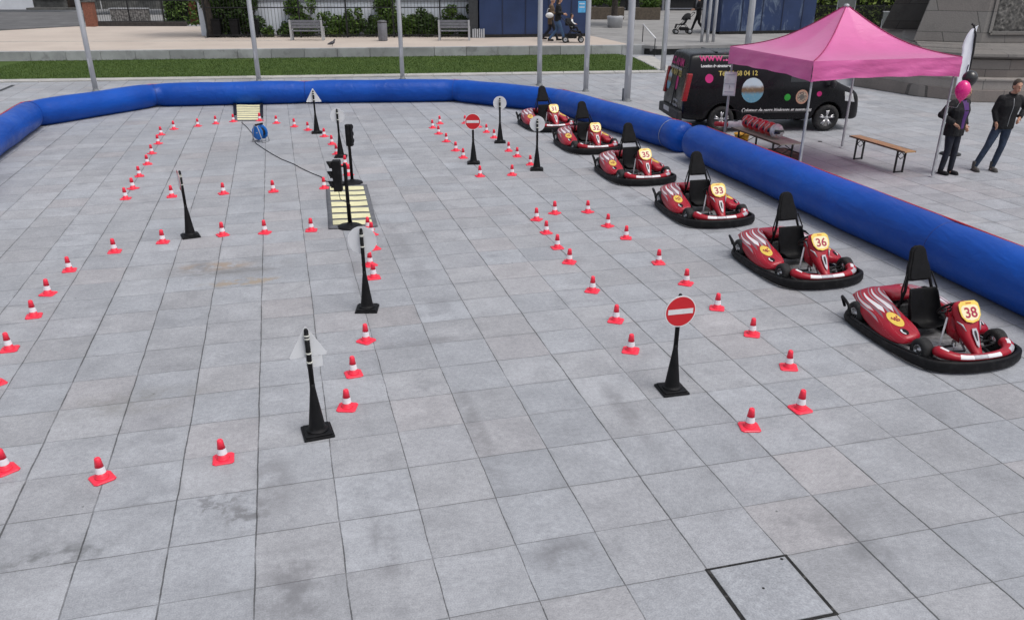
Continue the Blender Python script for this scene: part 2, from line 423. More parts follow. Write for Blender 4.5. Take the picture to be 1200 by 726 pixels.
while len(fs) < 42000:
    x = rr.uniform(-21, 7.5); y = rr.uniform(31, 42)
    if not inpoly(x, y, lp): continue
    a = rr.uniform(0, 2*PI); h = rr.uniform(0.025, 0.07); wd = rr.uniform(0.006, 0.014)
    k = len(vs); lx, ly = rr.gauss(0, 0.02), rr.gauss(0, 0.02)
    vs += [(x-wd*math.cos(a), y-wd*math.sin(a), 0.034), (x+wd*math.cos(a), y+wd*math.sin(a), 0.034), (x+lx, y+ly, 0.034+h)]
    fs.append((k, k+1, k+2))
g.add(vs, fs); struct(g.build('grass', M_lawn), 'stuff')

# retaining wall with block joints
ZT = 0.42
M_wall = None
def block_mat():
    m = mat('wall_concrete', (0.34, 0.35, 0.355), 0.85, var=0.15, scale=1.2, dirt=((0.15, 0.15, 0.15), 1.8, 0.6), bump=0.3); nt = m.node_tree; p = nt.nodes['Principled BSDF']; ge = node(nt, 'ShaderNodeNewGeometry'); l = p.inputs['Base Color'].links[0].from_socket
    v = math_n(nt, 'MULTIPLY_ADD', ge.outputs['Random Per Island'], .28, .82); cv = node(nt, 'ShaderNodeCombineXYZ')
    for i in range(3): nt.links.new(v, cv.inputs[i])
    nt.links.new(mixc(nt, 1.0, l, cv.outputs[0], 'MULTIPLY'), p.inputs['Base Color']); return m
M_wall = block_mat()
_unused = mat('wall_plain', (0.34, 0.35, 0.355), 0.85, var=0.15, scale=1.2, dirt=((0.13, 0.13, 0.13), 1.8, 0.6), bump=0.3)
wx = [-34+i*1.45 for i in range(int((W1.x+0.0+34)/1.45)+1)]+[W1.x]
strip('w', M_wall, wx, lambda x: line_pt(W0, W1, x), 0.34, -0.01, ZT).build('retaining_wall', [M_wall], bevel=0.01)
rw = bpy.data.objects['retaining_wall']; tag(rw, 'low grey block retaining wall behind the lawn strip', 'wall')
# terrace slab
def terr_mat():
    m = bpy.data.materials.new('terrace_resin'); m.use_nodes = True; nt = m.node_tree; p = nt.nodes['Principled BSDF']
    tc = node(nt, 'ShaderNodeTexCoord').outputs['Object']
    c = mixc(nt, ramp(nt, noise(nt, tc, 0.4, 5, 0.6), 0.3, 0.7), (0.47, 0.40, 0.345), (0.55, 0.475, 0.41))
    c = mixc(nt, ramp(nt, noise(nt, tc, 20, 4, 0.7), 0.3, 0.7, 0, 0.5), c, (0.42, 0.365, 0.32))
    c = mixc(nt, ramp(nt, noise(nt, tc, 1.0, 5, 0.7), 0.56, 0.75, 0, 0.5), c, (0.36, 0.33, 0.30))
    nt.links.new(c, p.inputs['Base Color']); p.inputs['Roughness'].default_value = 0.85
    return m
M_terr = terr_mat()
M_grey = mat('grey_terrace_paving', (0.27, 0.265, 0.26), 0.85, var=0.12, scale=0.7, dirt=((0.17, 0.165, 0.16), 1.3, 0.6))
wl = lambda x, d=0.0: line_pt(W0, W1, x)+Vector((0, d, 0))
R0 = G(735, 52, ZT); R1 = G(700, 43.5, ZT)
tp = [wl(-34, 0.344), wl(R0.x, 0.344), Vector((R0.x+0.1, R0.y, 0)), Vector((R1.x, R1.y, 0)), Vector((R1.x-0.4, 47.5, 0)), Vector((-15.5, 47.0, 0)), G(240, 45, ZT), G(240, 31, ZT), G(90, 31, ZT), G(0, 36, ZT), G(-80, 42, ZT)]
g = MB().prism([(q.x, q.y) for q in tp], -0.01, ZT-0.004); struct(g.build('terrace', M_terr))
sl = [(G(0, 48.6, ZT), G(200, 48.0, ZT)), ]
g = MB()
a, b = G(-40, 48.8, ZT), G(330, 47.9, ZT)
g.path([(a.x, a.y, ZT-0.003), (b.x, b.y, ZT-0.003)], 0.05, 4, flat=0.15)
struct(g.build('terrace_joint', M_wall))
# grey terrace, right part, runs back under the buildings; front edge is a lip, shade below it painted as a dark base
E0, E1, E2 = G(736, 54, ZT), G(860, 52.5, ZT), G(1085, 47, ZT)
edge = [Vector((R0.x+0.104, R0.y, 0)), G(770, 54, ZT), E1, E2, Vector((46, E2.y+3, 0)), Vector((46, 90, 0)), Vector((-0.5, 90, 0)), Vector((-0.5, 52, 0)), Vector((R1.x-0.39, 47.6, 0)), Vector((R1.x+0.004, R1.y, 0))]
g = MB().prism([(q.x, q.y) for q in edge], ZT-0.14, ZT-0.006); struct(g.build('upper_terrace', M_grey))
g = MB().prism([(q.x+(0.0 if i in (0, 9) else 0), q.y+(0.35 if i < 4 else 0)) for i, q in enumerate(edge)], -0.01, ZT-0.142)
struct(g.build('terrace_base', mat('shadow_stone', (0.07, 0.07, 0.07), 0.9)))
# steps up to the terrace
g = MB()
for k in range(2):
    a, b = G(762, 60-k*3.2, 0.14*(k+1)), G(800, 59-k*3.2, 0.14*(k+1))
    g.prism([(a.x, a.y), (b.x, b.y), (b.x, b.y+1.6), (a.x, a.y+1.6)], 0.14*k+0.03, 0.14*(k+1))
    g.prism([(a.x+0.02, a.y+0.06), (b.x-0.02, b.y+0.06), (b.x-0.02, b.y+1.4), (a.x+0.02, a.y+1.4)], 0.14*k, 0.14*k+0.028)
tag(g.build('stone_steps', M_pale, bevel=0.006), 'short stone steps up to the terrace behind the van', 'steps')
h = thing('handrail', 'sloping pale steel handrail beside the stone steps', 'handrail', G(766, 60, 0.0))
b0 = h.location
g = MB(); p1 = AT(754, 29, 43.2)-b0; p2 = AT(768, 45, 40.5)-b0
g.path([p1, p2], 0.035, 8); g.build('rail', M_white, h)
g = MB(); g.tube((p2.x, p2.y, 0), p2, 0.02); g.build('post', M_dark, h)
g = MB(); g.tube((p1.x, p1.y, 0.4), p1, 0.02); g.build('post', M_dark, h)
# far left: the dark drain line in the plaza and the side street
M_asph = mat('street_asphalt', (0.10, 0.10, 0.102), 0.9, var=0.15, scale=0.8, dirt=((0.17, 0.17, 0.17), 0.6, 0.7))
sp_ = [G(-80, 40, ZT), G(0, 35, ZT), G(92, 30.5, ZT), G(100, 14, ZT), G(-80, 14, ZT)]
g = MB().prism([(q.x, q.y) for q in sp_], -0.01, ZT+0.0); struct(g.build('street', M_asph))
a, b = G(-25, 117), G(15.5, 100)
g = MB().path([(a.x, a.y, 0.004), (b.x, b.y, 0.004)], 0.07, 6, flat=0.1); tag(g.build('drain_channel', M_dark), 'dark drain line crossing the paving at the far left', 'drain')

# ------------------------------------------------------------------ inflatable barrier
TR = 0.335
def blue_pvc():
    m = bpy.data.materials.new('blue_pvc'); m.use_nodes = True; nt = m.node_tree; p = nt.nodes['Principled BSDF']
    tc = node(nt, 'ShaderNodeTexCoord').outputs['Object']
    c = mixc(nt, ramp(nt, noise(nt, tc, 0.7, 5, 0.6), 0.3, 0.7), (0.002, 0.054, 0.32), (0.003, 0.076, 0.42))
    c = mixc(nt, ramp(nt, noise(nt, tc, 9, 5, 0.7), 0.52, 0.75, 0, 0.25), c, (0.012, 0.070, 0.30))
    nt.links.new(c, p.inputs['Base Color'])
    nt.links.new(ramp(nt, noise(nt, tc, 3, 4), 0.3, 0.7, 0.38, 0.52), p.inputs['Roughness'])
    p.inputs['Specular IOR Level'].default_value = 0.28
    mp = node(nt, 'ShaderNodeMapping'); mp.inputs['Scale'].default_value = (1.0, 0.35, 1.5); nt.links.new(tc, mp.inputs[0])
    b = node(nt, 'ShaderNodeBump'); b.inputs['Strength'].default_value = 0.4; b.inputs['Distance'].default_value = 0.06
    nt.links.new(noise(nt, mp.outputs[0], 4.0, 4, 0.55, 0.6), b.inputs['Height']); nt.links.new(b.outputs[0], p.inputs['Normal'])
    return m
M_blue = blue_pvc()
M_redp = mat('red_piping', (0.42, 0.02, 0.035), 0.5, var=0.1)
def barrier(name, label, pts, cap0, cap1, TR=TR):
    t = thing(name, label, 'barrier', (pts[0].x, pts[0].y, 0), 0, 'blue inflatable barrier tubes round the course')
    o0 = Vector((pts[0].x, pts[0].y, 0))
    P = [Vector((p.x, p.y, TR-0.015))-o0 for p in pts]
    # densify, with a slight pinch at each joint
    path, rad = [], []; seams = []
    for i in range(len(P)-1):
        a, b = P[i], P[i+1]; L = (b-a).length; n = max(4, int(L/0.35))
        for k in range(n+1 if i == len(P)-2 else n):
            f = k/n; d = min(f, 1-f)*L
            q = a.lerp(b, f); sag = 0.006*math.sin(f*L*3.1+i)
            path.append(q); pin = (0.028*math.exp(-d/0.12) if (i > 0 or f > .5) and (i < len(P)-2 or f < .5) else 0)
            rad.append(TR+sag-pin)
    if cap0:
        d = (path[0]-path[1]).normalized()
        path = [path[0]+d*x for x in (0.20, 0.18, 0.13, 0.06)]+path; rad = [TR*x for x in (0.05, 0.5, 0.8, 0.95)]+rad
    if cap1:
        d = (path[-1]-path[-2]).normalized()
        path += [path[-1]+d*x for x in (0.06, 0.13, 0.17, 0.18)]; rad += [TR*x for x in (0.96, 0.8, 0.5, 0.05)]
    MB().path(path, rad, 40).build('air_tube', M_blue, t)
    # outer piping (side facing away from the course) and ground flap
    def side(off, z):
        out = []
        for k, q in enumerate(path[3 if cap0 else 0:len(path)-(3 if cap1 else 0)]):
            kk = k+(3 if cap0 else 0)
            t0 = path[max(0, kk-1)]; t1 = path[min(len(path)-1, kk+1)]
            d = (t1-t0).normalized(); nrm = Vector((d.y, -d.x, 0))
            out.append(Vector((q.x, q.y, 0))+nrm*off+Vector((0, 0, z)))
        return out
    a = R(34)
    MB().path(side(math.sin(a)*(TR+0.004), TR-0.015+math.cos(a)*(TR+0.004)), 0.017, 6).build('piping', M_redp, t)
    MB().path(side(math.sin(R(118))*(TR+0.01), TR-0.015+math.cos(R(118))*(TR+0.01)), 0.06, 6).build('side_band', M_redp, t)
    for i in range(1, len(P)-1):
        d = (P[i+1]-P[i-1]).normalized(); nrm = Vector((-d.y, d.x, 0)); rr_ = TR-0.022
        MB().path([P[i]+nrm*math.cos(x)*rr_+Vector((0, 0, math.sin(x)*rr_)) for x in [2*PI*k/36 for k in range(36)]], 0.006, 5, closed=True).build('seam', mat('seam_blue', (0.006, 0.03, 0.2), 0.5), t)
    return t, P, o0
def inner(u, v, nx=0, ny=0): q = G(u, v); return Vector((q.x+nx, q.y+ny, 0))
T1 = [Vector((-9.6, 14.6, 0)), G(-30, 200), G(40, 148.5), G(183, 124.5), G(360, 120.5), G(534, 118.5), G(655, 132), G(785, 173.5), G(797, 178)]
T1 = [Vector((p.x, p.y, 0)) for p in T1]
b1, P1, o1 = barrier('inflatable_barrier', 'long blue inflatable tube curving round the far end of the course', list(reversed(T1)), True, False)
T2 = [G(816, 186), G(900, 228.5), G(1012, 280), G(1100, 318), G(1185, 358.5), Vector((6.75, 7.2, 0)), Vector((7.3, 4.6, 0))]
T2 = [Vector((p.x, p.y, 0)) for p in T2]
T2 = [T2[0], T2[3], T2[5], T2[6]]
b2, P2, o2 = barrier('inflatable_barrier', 'straight blue inflatable tube beside the parked karts and the pink tent', list(reversed(T2)), False, True, 0.365)
# white welded ring near the free end of the far tube
d = (P1[1]-P1[0]).normalized()
MB().path([P1[1]+Vector((-d.y, d.x, 0))*math.cos(x)*(TR-0.015)+Vector((0, 0, math.sin(x)*(TR-0.015))) for x in [2*PI*k/40 for k in range(40)]], 0.004, 5, closed=True).build('weld_ring', M_pale, b1)
# inflation sleeve lying over the end of the tube
sl = thing('inflation_sleeve', 'white and red inflation sleeve sticking out past the end of the blue tube', 'air sleeve', G(850, 146.5, 0.55))
sb = sl.location
g = MB(); a_ = AT(853, 146, sb.y)-sb; c_ = AT(878, 146, sb.y+0.1)-sb; r_ = AT(838, 145, sb.y-0.1)-sb
g.path([a_+(a_-c_)*0.05, a_, a_+(c_-a_)*0.5, c_, c_+(c_-a_)*0.03], [0.05, 0.075, 0.085, 0.085, 0.07], 16); g.build('white_cuff', M_white, sl)
MB().path([r_, (a_+r_)/2, a_+(a_-c_)*0.03], [0.05, 0.055, 0.055], 12).build('red_sleeve', M_redp, sl)
MB().path([a_+Vector((0.05+0.28*math.sin(x)*0.9, 0.0, 0.06+0.13*(1-math.cos(x)))) for x in [k*PI/10 for k in range(-2, 14)]], 0.011, 6).build('cord', M_dark, sl)

# ------------------------------------------------------------------ cones
M_cone = mat('cone_red', (0.92, 0.030, 0.070), 0.42, var=0.08, scale=10, dirt=((0.45, 0.03, 0.03), 20, 0.4), coat=0.1)
M_conew = mat('cone_white', (0.82, 0.78, 0.82), 0.5, var=0.05, dirt=((0.5, 0.45, 0.45), 20, 0.4))
def make_cone():
    t = thing('traffic_cone', 'x', 'traffic cone', (0, 0, 0), 0, 'small red and white cones marking the kart course')
    g = MB(); n = 24
    def sq(h, z, rr_=0.012):
        out = []
        for k in range(n):
            a = 2*PI*(k+0.5)/n+PI/4; c, s = math.cos(a), math.sin(a); q = (abs(c)**16+abs(s)**16)**(1/16)
            out.append((h*c/q, h*s/q, z))
        return out
    def ci(r, z): return [(r*math.cos(2*PI*(k+0.5)/n+PI/4), r*math.sin(2*PI*(k+0.5)/n+PI/4), z) for k in range(n)]
    g.smooth = False
    g.loft([sq(0.086, 0.0), sq(0.090, 0.004), sq(0.089, 0.011), sq(0.082, 0.016), ci(0.056, 0.018)]); g.build('base', M_cone, t)
    def rz_(z): return 0.047-(z-0.018)*(0.047-0.0255)/(0.177)
    g = MB().lathe([(0.057, 0.0175), (0.050, 0.024), (rz_(0.034), 0.034), (rz_(0.066), 0.066)], 24); g.build('cone_body', M_cone, t)
    g = MB().lathe([(rz_(0.066)+0.0012, 0.0665), (rz_(0.122)+0.0012, 0.122)], 24, cap=False); g.build('white_band', M_conew, t)
    g = MB().lathe([(rz_(0.122), 0.1225), (rz_(0.188), 0.188), (0.0245, 0.199), (0.018, 0.207), (0.012, 0.206), (0.010, 0.200)], 24); g.build('cone_tip', M_cone, t)
    return t
CONES = [
 (7, 550, 'red and white cone at the left edge, nearest of all on that side'),
 (120, 560, 'nearest cone standing over a dark joint, second from the left edge at bottom left'),
 (262, 537.5, 'near cone beside the dark oily stain, left of the triangle sign'),
 (11.5, 409, 'cone at the left edge, first of the left curve above the near corner cone'),
 (-5, 449, 'cone just cut by the left edge, only a sliver showing'),
 (40, 370, 'second cone up the left curve, right beside the left edge'),
 (56.5, 344, 'third cone up the left curve'),
 (81.5, 316.5, 'fourth cone up the left curve, before the row turns right'),
 (134.5, 294.5, 'cone in the inner left row halfway between the left curve and the pole sign'),
 (191, 283.5, 'cone just left of the base of the edge-on sign'),
 (261, 275, 'cone just right of the base of the edge-on sign, above the rusty stain'),
 (310.5, 272.5, 'cone midway between the edge-on sign and the zebra mat'),
 (365, 269.5, 'cone just left of the near corner of the striped mat'),
 (262, 226.5, 'cone behind the edge-on sign to its right'),
 (320.5, 224, 'cone halfway between the edge-on sign and the traffic lights'),
 (380, 220, 'cone at the far left corner of the near striped mat by the cable end'),
 (201.5, 230, 'cone just left of the pole of the edge-on sign'),
 (147.5, 232.5, 'lowest cone of the tight far left row'),
 (156, 220.5, 'second lowest cone of the tight far left row'),
 (163.5, 206, 'third lowest cone of the tight far left row'),
 (173, 192, 'fourth lowest cone of the tight far left row'),
 (178, 179.5, 'fifth lowest cone of the tight far left row'),
 (185.5, 168, 'sixth lowest cone of the tight far left row'),
 (189, 157.5, 'topmost of the tight far left row, just below the bend'),
 (204, 151, 'first cone of the far row after the left bend'),
 (232, 147.5, 'far cone between the left bend and the far striped mat'),
 (253, 144.5, 'far cone just left of the one at the mat corner'),
 (273.5, 142, 'cone at the front left corner of the far striped mat'),
 (304.5, 141, 'cone at the front right corner of the far striped mat'),
 (324, 144, 'first far cone right of the far striped mat'),
 (345, 148, 'second far cone right of the far striped mat'),
 (361, 152, 'far cone just left of the far triangle sign base'),
 (380, 159.5, 'far cone just right of the far triangle sign base'),
 (389, 168.5, 'far cone between the triangle sign and the white disc sign'),
 (394.5, 180, 'cone partly behind the far white disc sign pole left of the lights'),
 (404.5, 193, 'cone just behind the traffic light poles, upper one'),
 (408.5, 204.5, 'cone just behind the traffic light poles, lower one'),
 (431.5, 268, 'cone at the near right corner of the near striped mat'),
 (435.5, 274.5, 'cone peeping out behind the white disc by the mat corner'),
 (438.5, 291, 'cone almost wholly hidden behind the near white disc'),
 (433.5, 310, 'cone right of the near disc sign pole, upper of an overlapping pair'),
 (438, 325, 'cone right of the near disc sign pole, lower of an overlapping pair'),
 (429, 399, 'cone just below the base of the near disc sign'),
 (414.5, 438, 'cone between the near disc sign and the near triangle sign, middle of three'),
 (407, 477, 'cone right of the pole of the near triangle sign, nearest of three'),
 (507, 149.5, 'far cone left of the far no entry sign, leftmost of its cluster'),
 (515.5, 144.5, 'farthest cone of the cluster left of the far no entry sign'),
 (514, 156.5, 'far cone just below the left pair, third of the diagonal'),
 (523, 165.5, 'far cone, fourth of the diagonal left of the far no entry sign'),
 (534, 176, 'far cone, fifth of the diagonal left of the far no entry sign'),
 (542.7, 184.5, 'cone just left of the far no entry sign base'),
 (545, 144, 'far cone peeping out left of the red no entry disc'),
 (561, 148.5, 'far cone mostly hidden behind the right rim of the far red disc'),
 (570, 154.5, 'far cone just right of the far red disc'),
 (579, 161, 'far cone just left of the far white disc sign base on the right'),
 (596, 176.5, 'cone just below the far white disc sign base on the right'),
 (606, 183, 'cone between the two white disc signs near the far karts'),
 (621.5, 192.5, 'cone touching the base of the white disc sign near the far karts'),
 (600, 204.5, 'cone below left of the white disc sign near the far karts'),
 (562.5, 206, 'cone just below right of the far no entry sign base'),
 (628.7, 257, 'leftmost cone of the middle cluster left of the karts'),
 (650, 249.5, 'top cone of the middle cluster left of the karts'),
 (640, 272.5, 'second cone down the left line of the middle cluster'),
 (653, 290, 'third cone down the left line of the middle cluster'),
 (667, 307, 'fourth cone down the left line of the middle cluster'),
 (688.7, 248, 'first cone of the right line beside the karts'),
 (712, 264.5, 'second cone of the right line beside the karts'),
 (733.5, 278.7, 'third cone of the right line beside the karts'),
 (771.5, 308, 'fourth cone of the right line, below kart 33'),
 (803.7, 332, 'cone just above right of the near red no entry disc'),
 (840, 361, 'cone right of the near red no entry disc'),
 (881, 391.5, 'cone below kart 36, third from the near end of the right line'),
 (924, 430, 'second nearest cone of the right line, left of kart 38'),
 (937.5, 479, 'nearest cone of the right line'),
 (694, 340.5, 'fifth cone down the left line, alone on open paving'),
 (721.5, 375.5, 'sixth cone down the left line, left of the near red disc'),
 (739, 410.5, 'cone just left of the near no entry sign pole'),
 (878, 500, 'nearest cone at the lower right, right of the near no entry sign base'),
]
cone = make_cone()
rc = random.Random(11)
for i, (u, v, lab) in enumerate(CONES):
    p = G(u, v+0.6)
    rz = YAW+rc.choice([0, 0.15, -0.25, 0.5, 0.8, 1.1])+rc.uniform(-0.15, 0.15)
    if i == 0: cone.location = p; cone.rotation_euler = (0, 0, rz); cone['label'] = lab
    else: q_ = dup(cone, p, rz, lab); sc_ = rc.uniform(.97, 1.03); q_.scale = (sc_, sc_, rc.uniform(.96, 1.03))
    (cone if i == 0 else q_).rotation_euler[0] = R(rc.gauss(0, .7)); (cone if i == 0 else q_).rotation_euler[1] = R(rc.gauss(0, .7))

# ------------------------------------------------------------------ sign posts
M_signback = mat('sign_back', (0.66, 0.67, 0.69), 0.45, 0.0, var=0.04, scale=3, dirt=((0.5, 0.5, 0.5), 8, 0.4))
M_signred = mat('sign_red', (0.55, 0.01, 0.018), 0.42, var=0.05, scale=4)
M_clip = mat('clip_plastic', (0.55, 0.55, 0.5), 0.5)
def stand(t, h=1.02):
    g = MB(); n = 4
    g.box((0, 0, 0.012), (0.27, 0.27, 0.024)).box((0, 0, 0.032), (0.235, 0.235, 0.016)); g.build('base', M_black, t, bevel=0.008)
    MB().lathe([(0.098, 0.0395), (0.096, 0.050), (0.086, 0.054), (0.078, 0.056), (0.075, 0.075), (0.070, 0.10), (0.030, 0.41), (0.024, 0.46), (0.023, 0.5)], 24).build('support_cone', M_black, t)
    MB().lathe([(0.022, 0.501), (0.022, h-0.05), (0.019, h-0.049), (0.019, h-0.015), (0.012, h)], 16).build('pole', M_black, t)
    g = MB()
    for z in (h-0.09,): g.lathe([(0.023, z-0.008), (0.0245, z-0.006), (0.0245, z+0.006), (0.023, z+0.008)], 16)
    g.build('collar', M_clip, t)
def disc_plate(t, face, r=0.155, z=0.88, kind='disc'):
    # face direction is local -Y: front of the sign looks to -Y
    if kind == 'disc': poly = [(r*math.cos(2*PI*k/40), r*math.sin(2*PI*k/40)) for k in range(40)]
    else: poly = [(r*1.22*math.cos(PI/2+2*PI*k/3+e), r*1.22*math.sin(PI/2+2*PI*k/3+e)) for k in range(3) for e in (-0.045, 0.045)]
    fr = frame((0, -0.028, z if kind == 'disc' else z-0.02), (1, 0, 0), (0, 0, 1))
    g = MB(); g.M = fr; g.prism(poly, -0.002, 0.002); pl = g.build('sign_plate', M_signback, t)
    g = MB(); g.M = frame((0, -0.0325, z if kind == 'disc' else z-0.02), (1, 0, 0), (0, 0, 1))
    if kind == 'disc':
        if face == 'noentry':
            pr = [(r*math.cos(2*PI*k/40), r*math.sin(2*PI*k/40)) for k in range(40)]
            g.mi = 0; g.prism([(x*0.995, y*0.995) for x, y in pr], 0, 0.002)
            g.mi = 1; g.prism([(x*0.93, y*0.93) for x, y in pr], 0.002, 0.0035)
            g.mi = 0; g.prism([(-r*0.8, -r*0.16), (r*0.8, -r*0.16), (r*0.8, r*0.16), (-r*0.8, r*0.16)], 0.0037, 0.005)
        else:
            pr = [(r*math.cos(2*PI*k/40), r*math.sin(2*PI*k/40)) for k in range(40)]
            g.mi = 1; g.prism([(x*0.99, y*0.99) for x, y in pr], 0, 0.002)
            g.mi = 0; g.prism([(x*0.78, y*0.78) for x, y in pr], 0.002, 0.0035)
    else:
        g.mi = 1; g.prism([(x*0.98, y*0.98) for x, y in poly], 0, 0.002); g.mi = 0; g.prism([(x*0.72, y*0.72) for x, y in poly], 0.002, 0.0035)
    g.build('sign_face', [M_white, M_signred], t)
    g = MB()
    for dz in ((0.07, -0.07) if kind == 'disc' else (0.09, -0.075)):
        g.lathe([(0.0232, z+dz-0.008), (0.027, z+dz-0.006), (0.027, z+dz+0.006), (0.0232, z+dz+0.008)], 16)
        g.box((0, -0.02, z+dz), (0.05, 0.03, 0.014))
    g.build('clamp', M_clip, t)
def post(u, v, kind, face, rz, label, r=0.155, z=0.88, plaque=False):
    t = thing('road_sign', label, 'road sign', G(u, v), rz, 'miniature road signs on black conical stands')
    stand(t); disc_plate(t, face, r, z, kind)
    if plaque:
        MB().box((-0.045, -0.028, z-0.175), (0.14, 0.004, 0.10)).build('plaque', M_signback, t)
        MB().lathe([(0.0235, z-0.168), (0.027, z-0.166), (0.027, z-0.154), (0.0235, z-0.152)], 16).build('plaque_clamp', M_clip, t)
    return t
def face_cam(u, v, off=0.0):       # rotation so the plate's front (-Y) looks at the camera, plus an offset
    p = G(u, v); return math.atan2(p.x, -p.y)*0+math.atan2(-p.x, p.y)*1.0+off
post(372.5, 507, 'tri', 'x', face_cam(372, 508, PI)+0.10, 'near triangle sign seen from behind, with small plaque below it', .150, .868, True)
post(430.5, 362.5, 'disc', 'x', face_cam(430, 363, PI)-0.15, 'near round sign seen from behind beside the near striped mat', 0.17, 0.87)
post(787, 457, 'disc', 'noentry', face_cam(787, 457)+0.45, 'near round red no entry sign with white bar, right of centre', 0.158, 0.855)
post(223.5, 277, 'disc', 'x', face_cam(223, 277)+PI/2+PI+0.10, 'sign seen edge-on standing above the rusty stain on the left', 0.15, 0.88)
post(371.5, 156, 'tri', 'x', face_cam(371, 156, PI), 'far triangle sign seen from behind in front of the blue tube', 0.17)
post(399.5, 184, 'disc', 'x', face_cam(399, 184, PI)-0.1, 'far round sign seen from behind just left of the traffic lights', 0.155, 0.87)
post(555, 191.5, 'disc', 'noentry', face_cam(555, 191), 'far round red no entry sign among the far cones', 0.165, 0.87)
post(586, 167, 'disc', 'x', face_cam(586, 167, PI), 'farthest round sign seen from behind, right of the far no entry sign', 0.155, 0.9)
post(629, 199, 'disc', 'x', face_cam(629, 199, PI), 'round sign seen from behind in front of the farthest karts', 0.155, 0.92)

# ------------------------------------------------------------------ traffic lights
def lamp_mat(nm, col): return mat(nm, col, 0.25, var=0.1, coat=0.5)
L_r, L_a, L_g = lamp_mat('lens_red', (0.12, 0.008, 0.008)), lamp_mat('lens_amber', (0.14, 0.07, 0.005)), lamp_mat('lens_green', (0.006, 0.10, 0.03))
def traffic_light(p, rz, head, label, head_z, h, wire=False):
    t = thing('traffic_light', label, 'traffic light', p, rz, 'pair of miniature traffic lights by the near striped mat')
    MB().lathe([(0.20, 0.0), (0.20, 0.02), (0.17, 0.035), (0.06, 0.05), (0.035, 0.08)], 26).build('base', M_black, t)
    MB().lathe([(0.03, 0.08), (0.028, h-0.03), (0.02, h)], 16).build('pole', M_black, t)
    hx, hy, hw, hd, hh = head
    MB().box((hx, hy, head_z), (hw, hd, hh)).build('lamp_housing', M_black, t, bevel=0.012)
    MB().tube((0, 0, head_z+hh*0.3), (hx, hy, head_z+hh*0.3), 0.014).tube((0, 0, head_z-hh*0.3), (hx, hy, head_z-hh*0.3), 0.014).build('bracket', M_black, t)
    for k, (dz, m) in enumerate(((hh*0.32, L_r), (0, L_a), (-hh*0.32, L_g))):
        g = MB(); g.M = Matrix.Translation((hx-hw/2-0.001, hy, head_z+dz)) @ Matrix.Rotation(-PI/2, 4, 'Y')
        rad = hh*0.125
        g.lathe([(rad, 0), (rad*0.95, 0.006), (rad*0.6, 0.012), (0.003, 0.014)], 16); g.build('lens', m, t)
        g = MB(); c = Vector((hx-hw/2, hy, head_z+dz)); n = 12
        r0, r1 = rad*1.1, rad*1.16
        vs, fs = [], []
        for i in range(n+1):
            a = PI*(-0.12)+PI*1.24*i/n; cy, sz = math.cos(a), math.sin(a)
            ln = 0.085*(0.45+0.55*max(0, math.sin(a)))
            for rr_, dx in ((r0, 0.0), (r1, 0.0), (r1, -ln), (r0, -ln)): vs.append((c.x+dx, c.y+cy*rr_, c.z+sz*rr_))
        for i in range(n):
            for k2 in range(4): fs.append((i*4+k2, i*4+(k2+1) % 4, (i+1)*4+(k2+1) % 4, (i+1)*4+k2))
        g.smooth = True; g.add(vs, fs); g.build('visor', M_black, t)
    if wire:
        MB().path([(hx, hy, head_z-hh/2), (hx+0.02, hy-0.05, head_z-hh/2-0.12), (0.04, -0.05, head_z-0.45), (0.03, -0.03, 0.2), (0.05, -0.1, 0.03)], 0.006, 6).build('wire', M_dark, t)
    return t
traffic_light(G(410.3, 266), 0.05, (-0.13, 0.0, 0.13, 0.15, 0.48), 'near traffic light facing left with its lamps beside the mat', 0.83, 1.02, True)
traffic_light(G(413, 214.5), -1.75, (-0.04, 0.0, 0.1, 0.125, 0.40), 'far traffic light seen from behind, its housing on top of the pole', 0.90, 1.1)

# ------------------------------------------------------------------ striped crossing mats
M_mat = mat('grey_mat', (0.12, 0.125, 0.14), 0.85, var=0.12, dirt=((0.2, 0.2, 0.2), 6, 0.5))
M_cream = mat('cream_stripe', (0.76, 0.72, 0.44), 0.6, var=0.06, scale=5, dirt=((0.4, 0.38, 0.25), 7, 0.35))
def strip_mat(quad, label, nb, split, border, pairs, seed=1):
    a, b, c, d = quad           # far-left, far-right, near-right, near-left
    t = thing('crossing_mat', label, 'mat', (d.x, d.y, 0), 0, 'striped zebra crossing mats on the paving')
    o0 = Vector((d.x, d.y, 0)); rq = random.Random(seed)
    def P(s, q, z): return (d.lerp(c, s)).lerp(a.lerp(b, s), q)-o0+Vector((0, 0, z))
    def wav(q, s): return 0.006+0.007*math.sin(q*9+seed)+0.005*math.sin(s*7)
    n = 16; vs = []; fs = []
    for i in range(n+1):
        for k in range(9): vs.append(P(k/8, i/n, 0.004+abs(wav(i/n, k/8))))
    for i in range(n):
        for k in range(8): q = i*9+k; fs.append((q, q+1, q+10, q+9))
    g = MB(); g.smooth = True; g.add(vs, fs); o = g.build('mat_sheet', M_mat, t)
    s_ = o.modifiers.new('s', 'SOLIDIFY'); s_.thickness = 0.006
    cols = [(border, 1-border)] if not split else [(border, 0.47), (0.50, 1-border)]
    for k in range(nb):
        q0 = 0.035+(0.93)*(k+0.14)/nb; q1 = 0.035+0.93*(k+0.86)/nb
        for s0, s1 in cols:
            e = [rq.uniform(-0.006, 0.006) for _ in range(2)]
            vs, fs = [], []
            m_ = 6
            for j in range(m_+1):
                s = s0+(s1-s0)*j/m_
                for q in (q0, (q0+q1)/2, q1):
                    qq = q+e[0]+(e[1]-e[0])*j/m_
                    vs.append(P(s, qq, 0.0125+abs(wav(qq, s))))
            for j in range(m_):
                for i2 in range(2): z = j*3+i2; fs.append((z, z+1, z+4, z+3))
            g = MB(); g.smooth = True; g.add(vs, fs); g.build('stripe', M_cream, t)
    return t, P
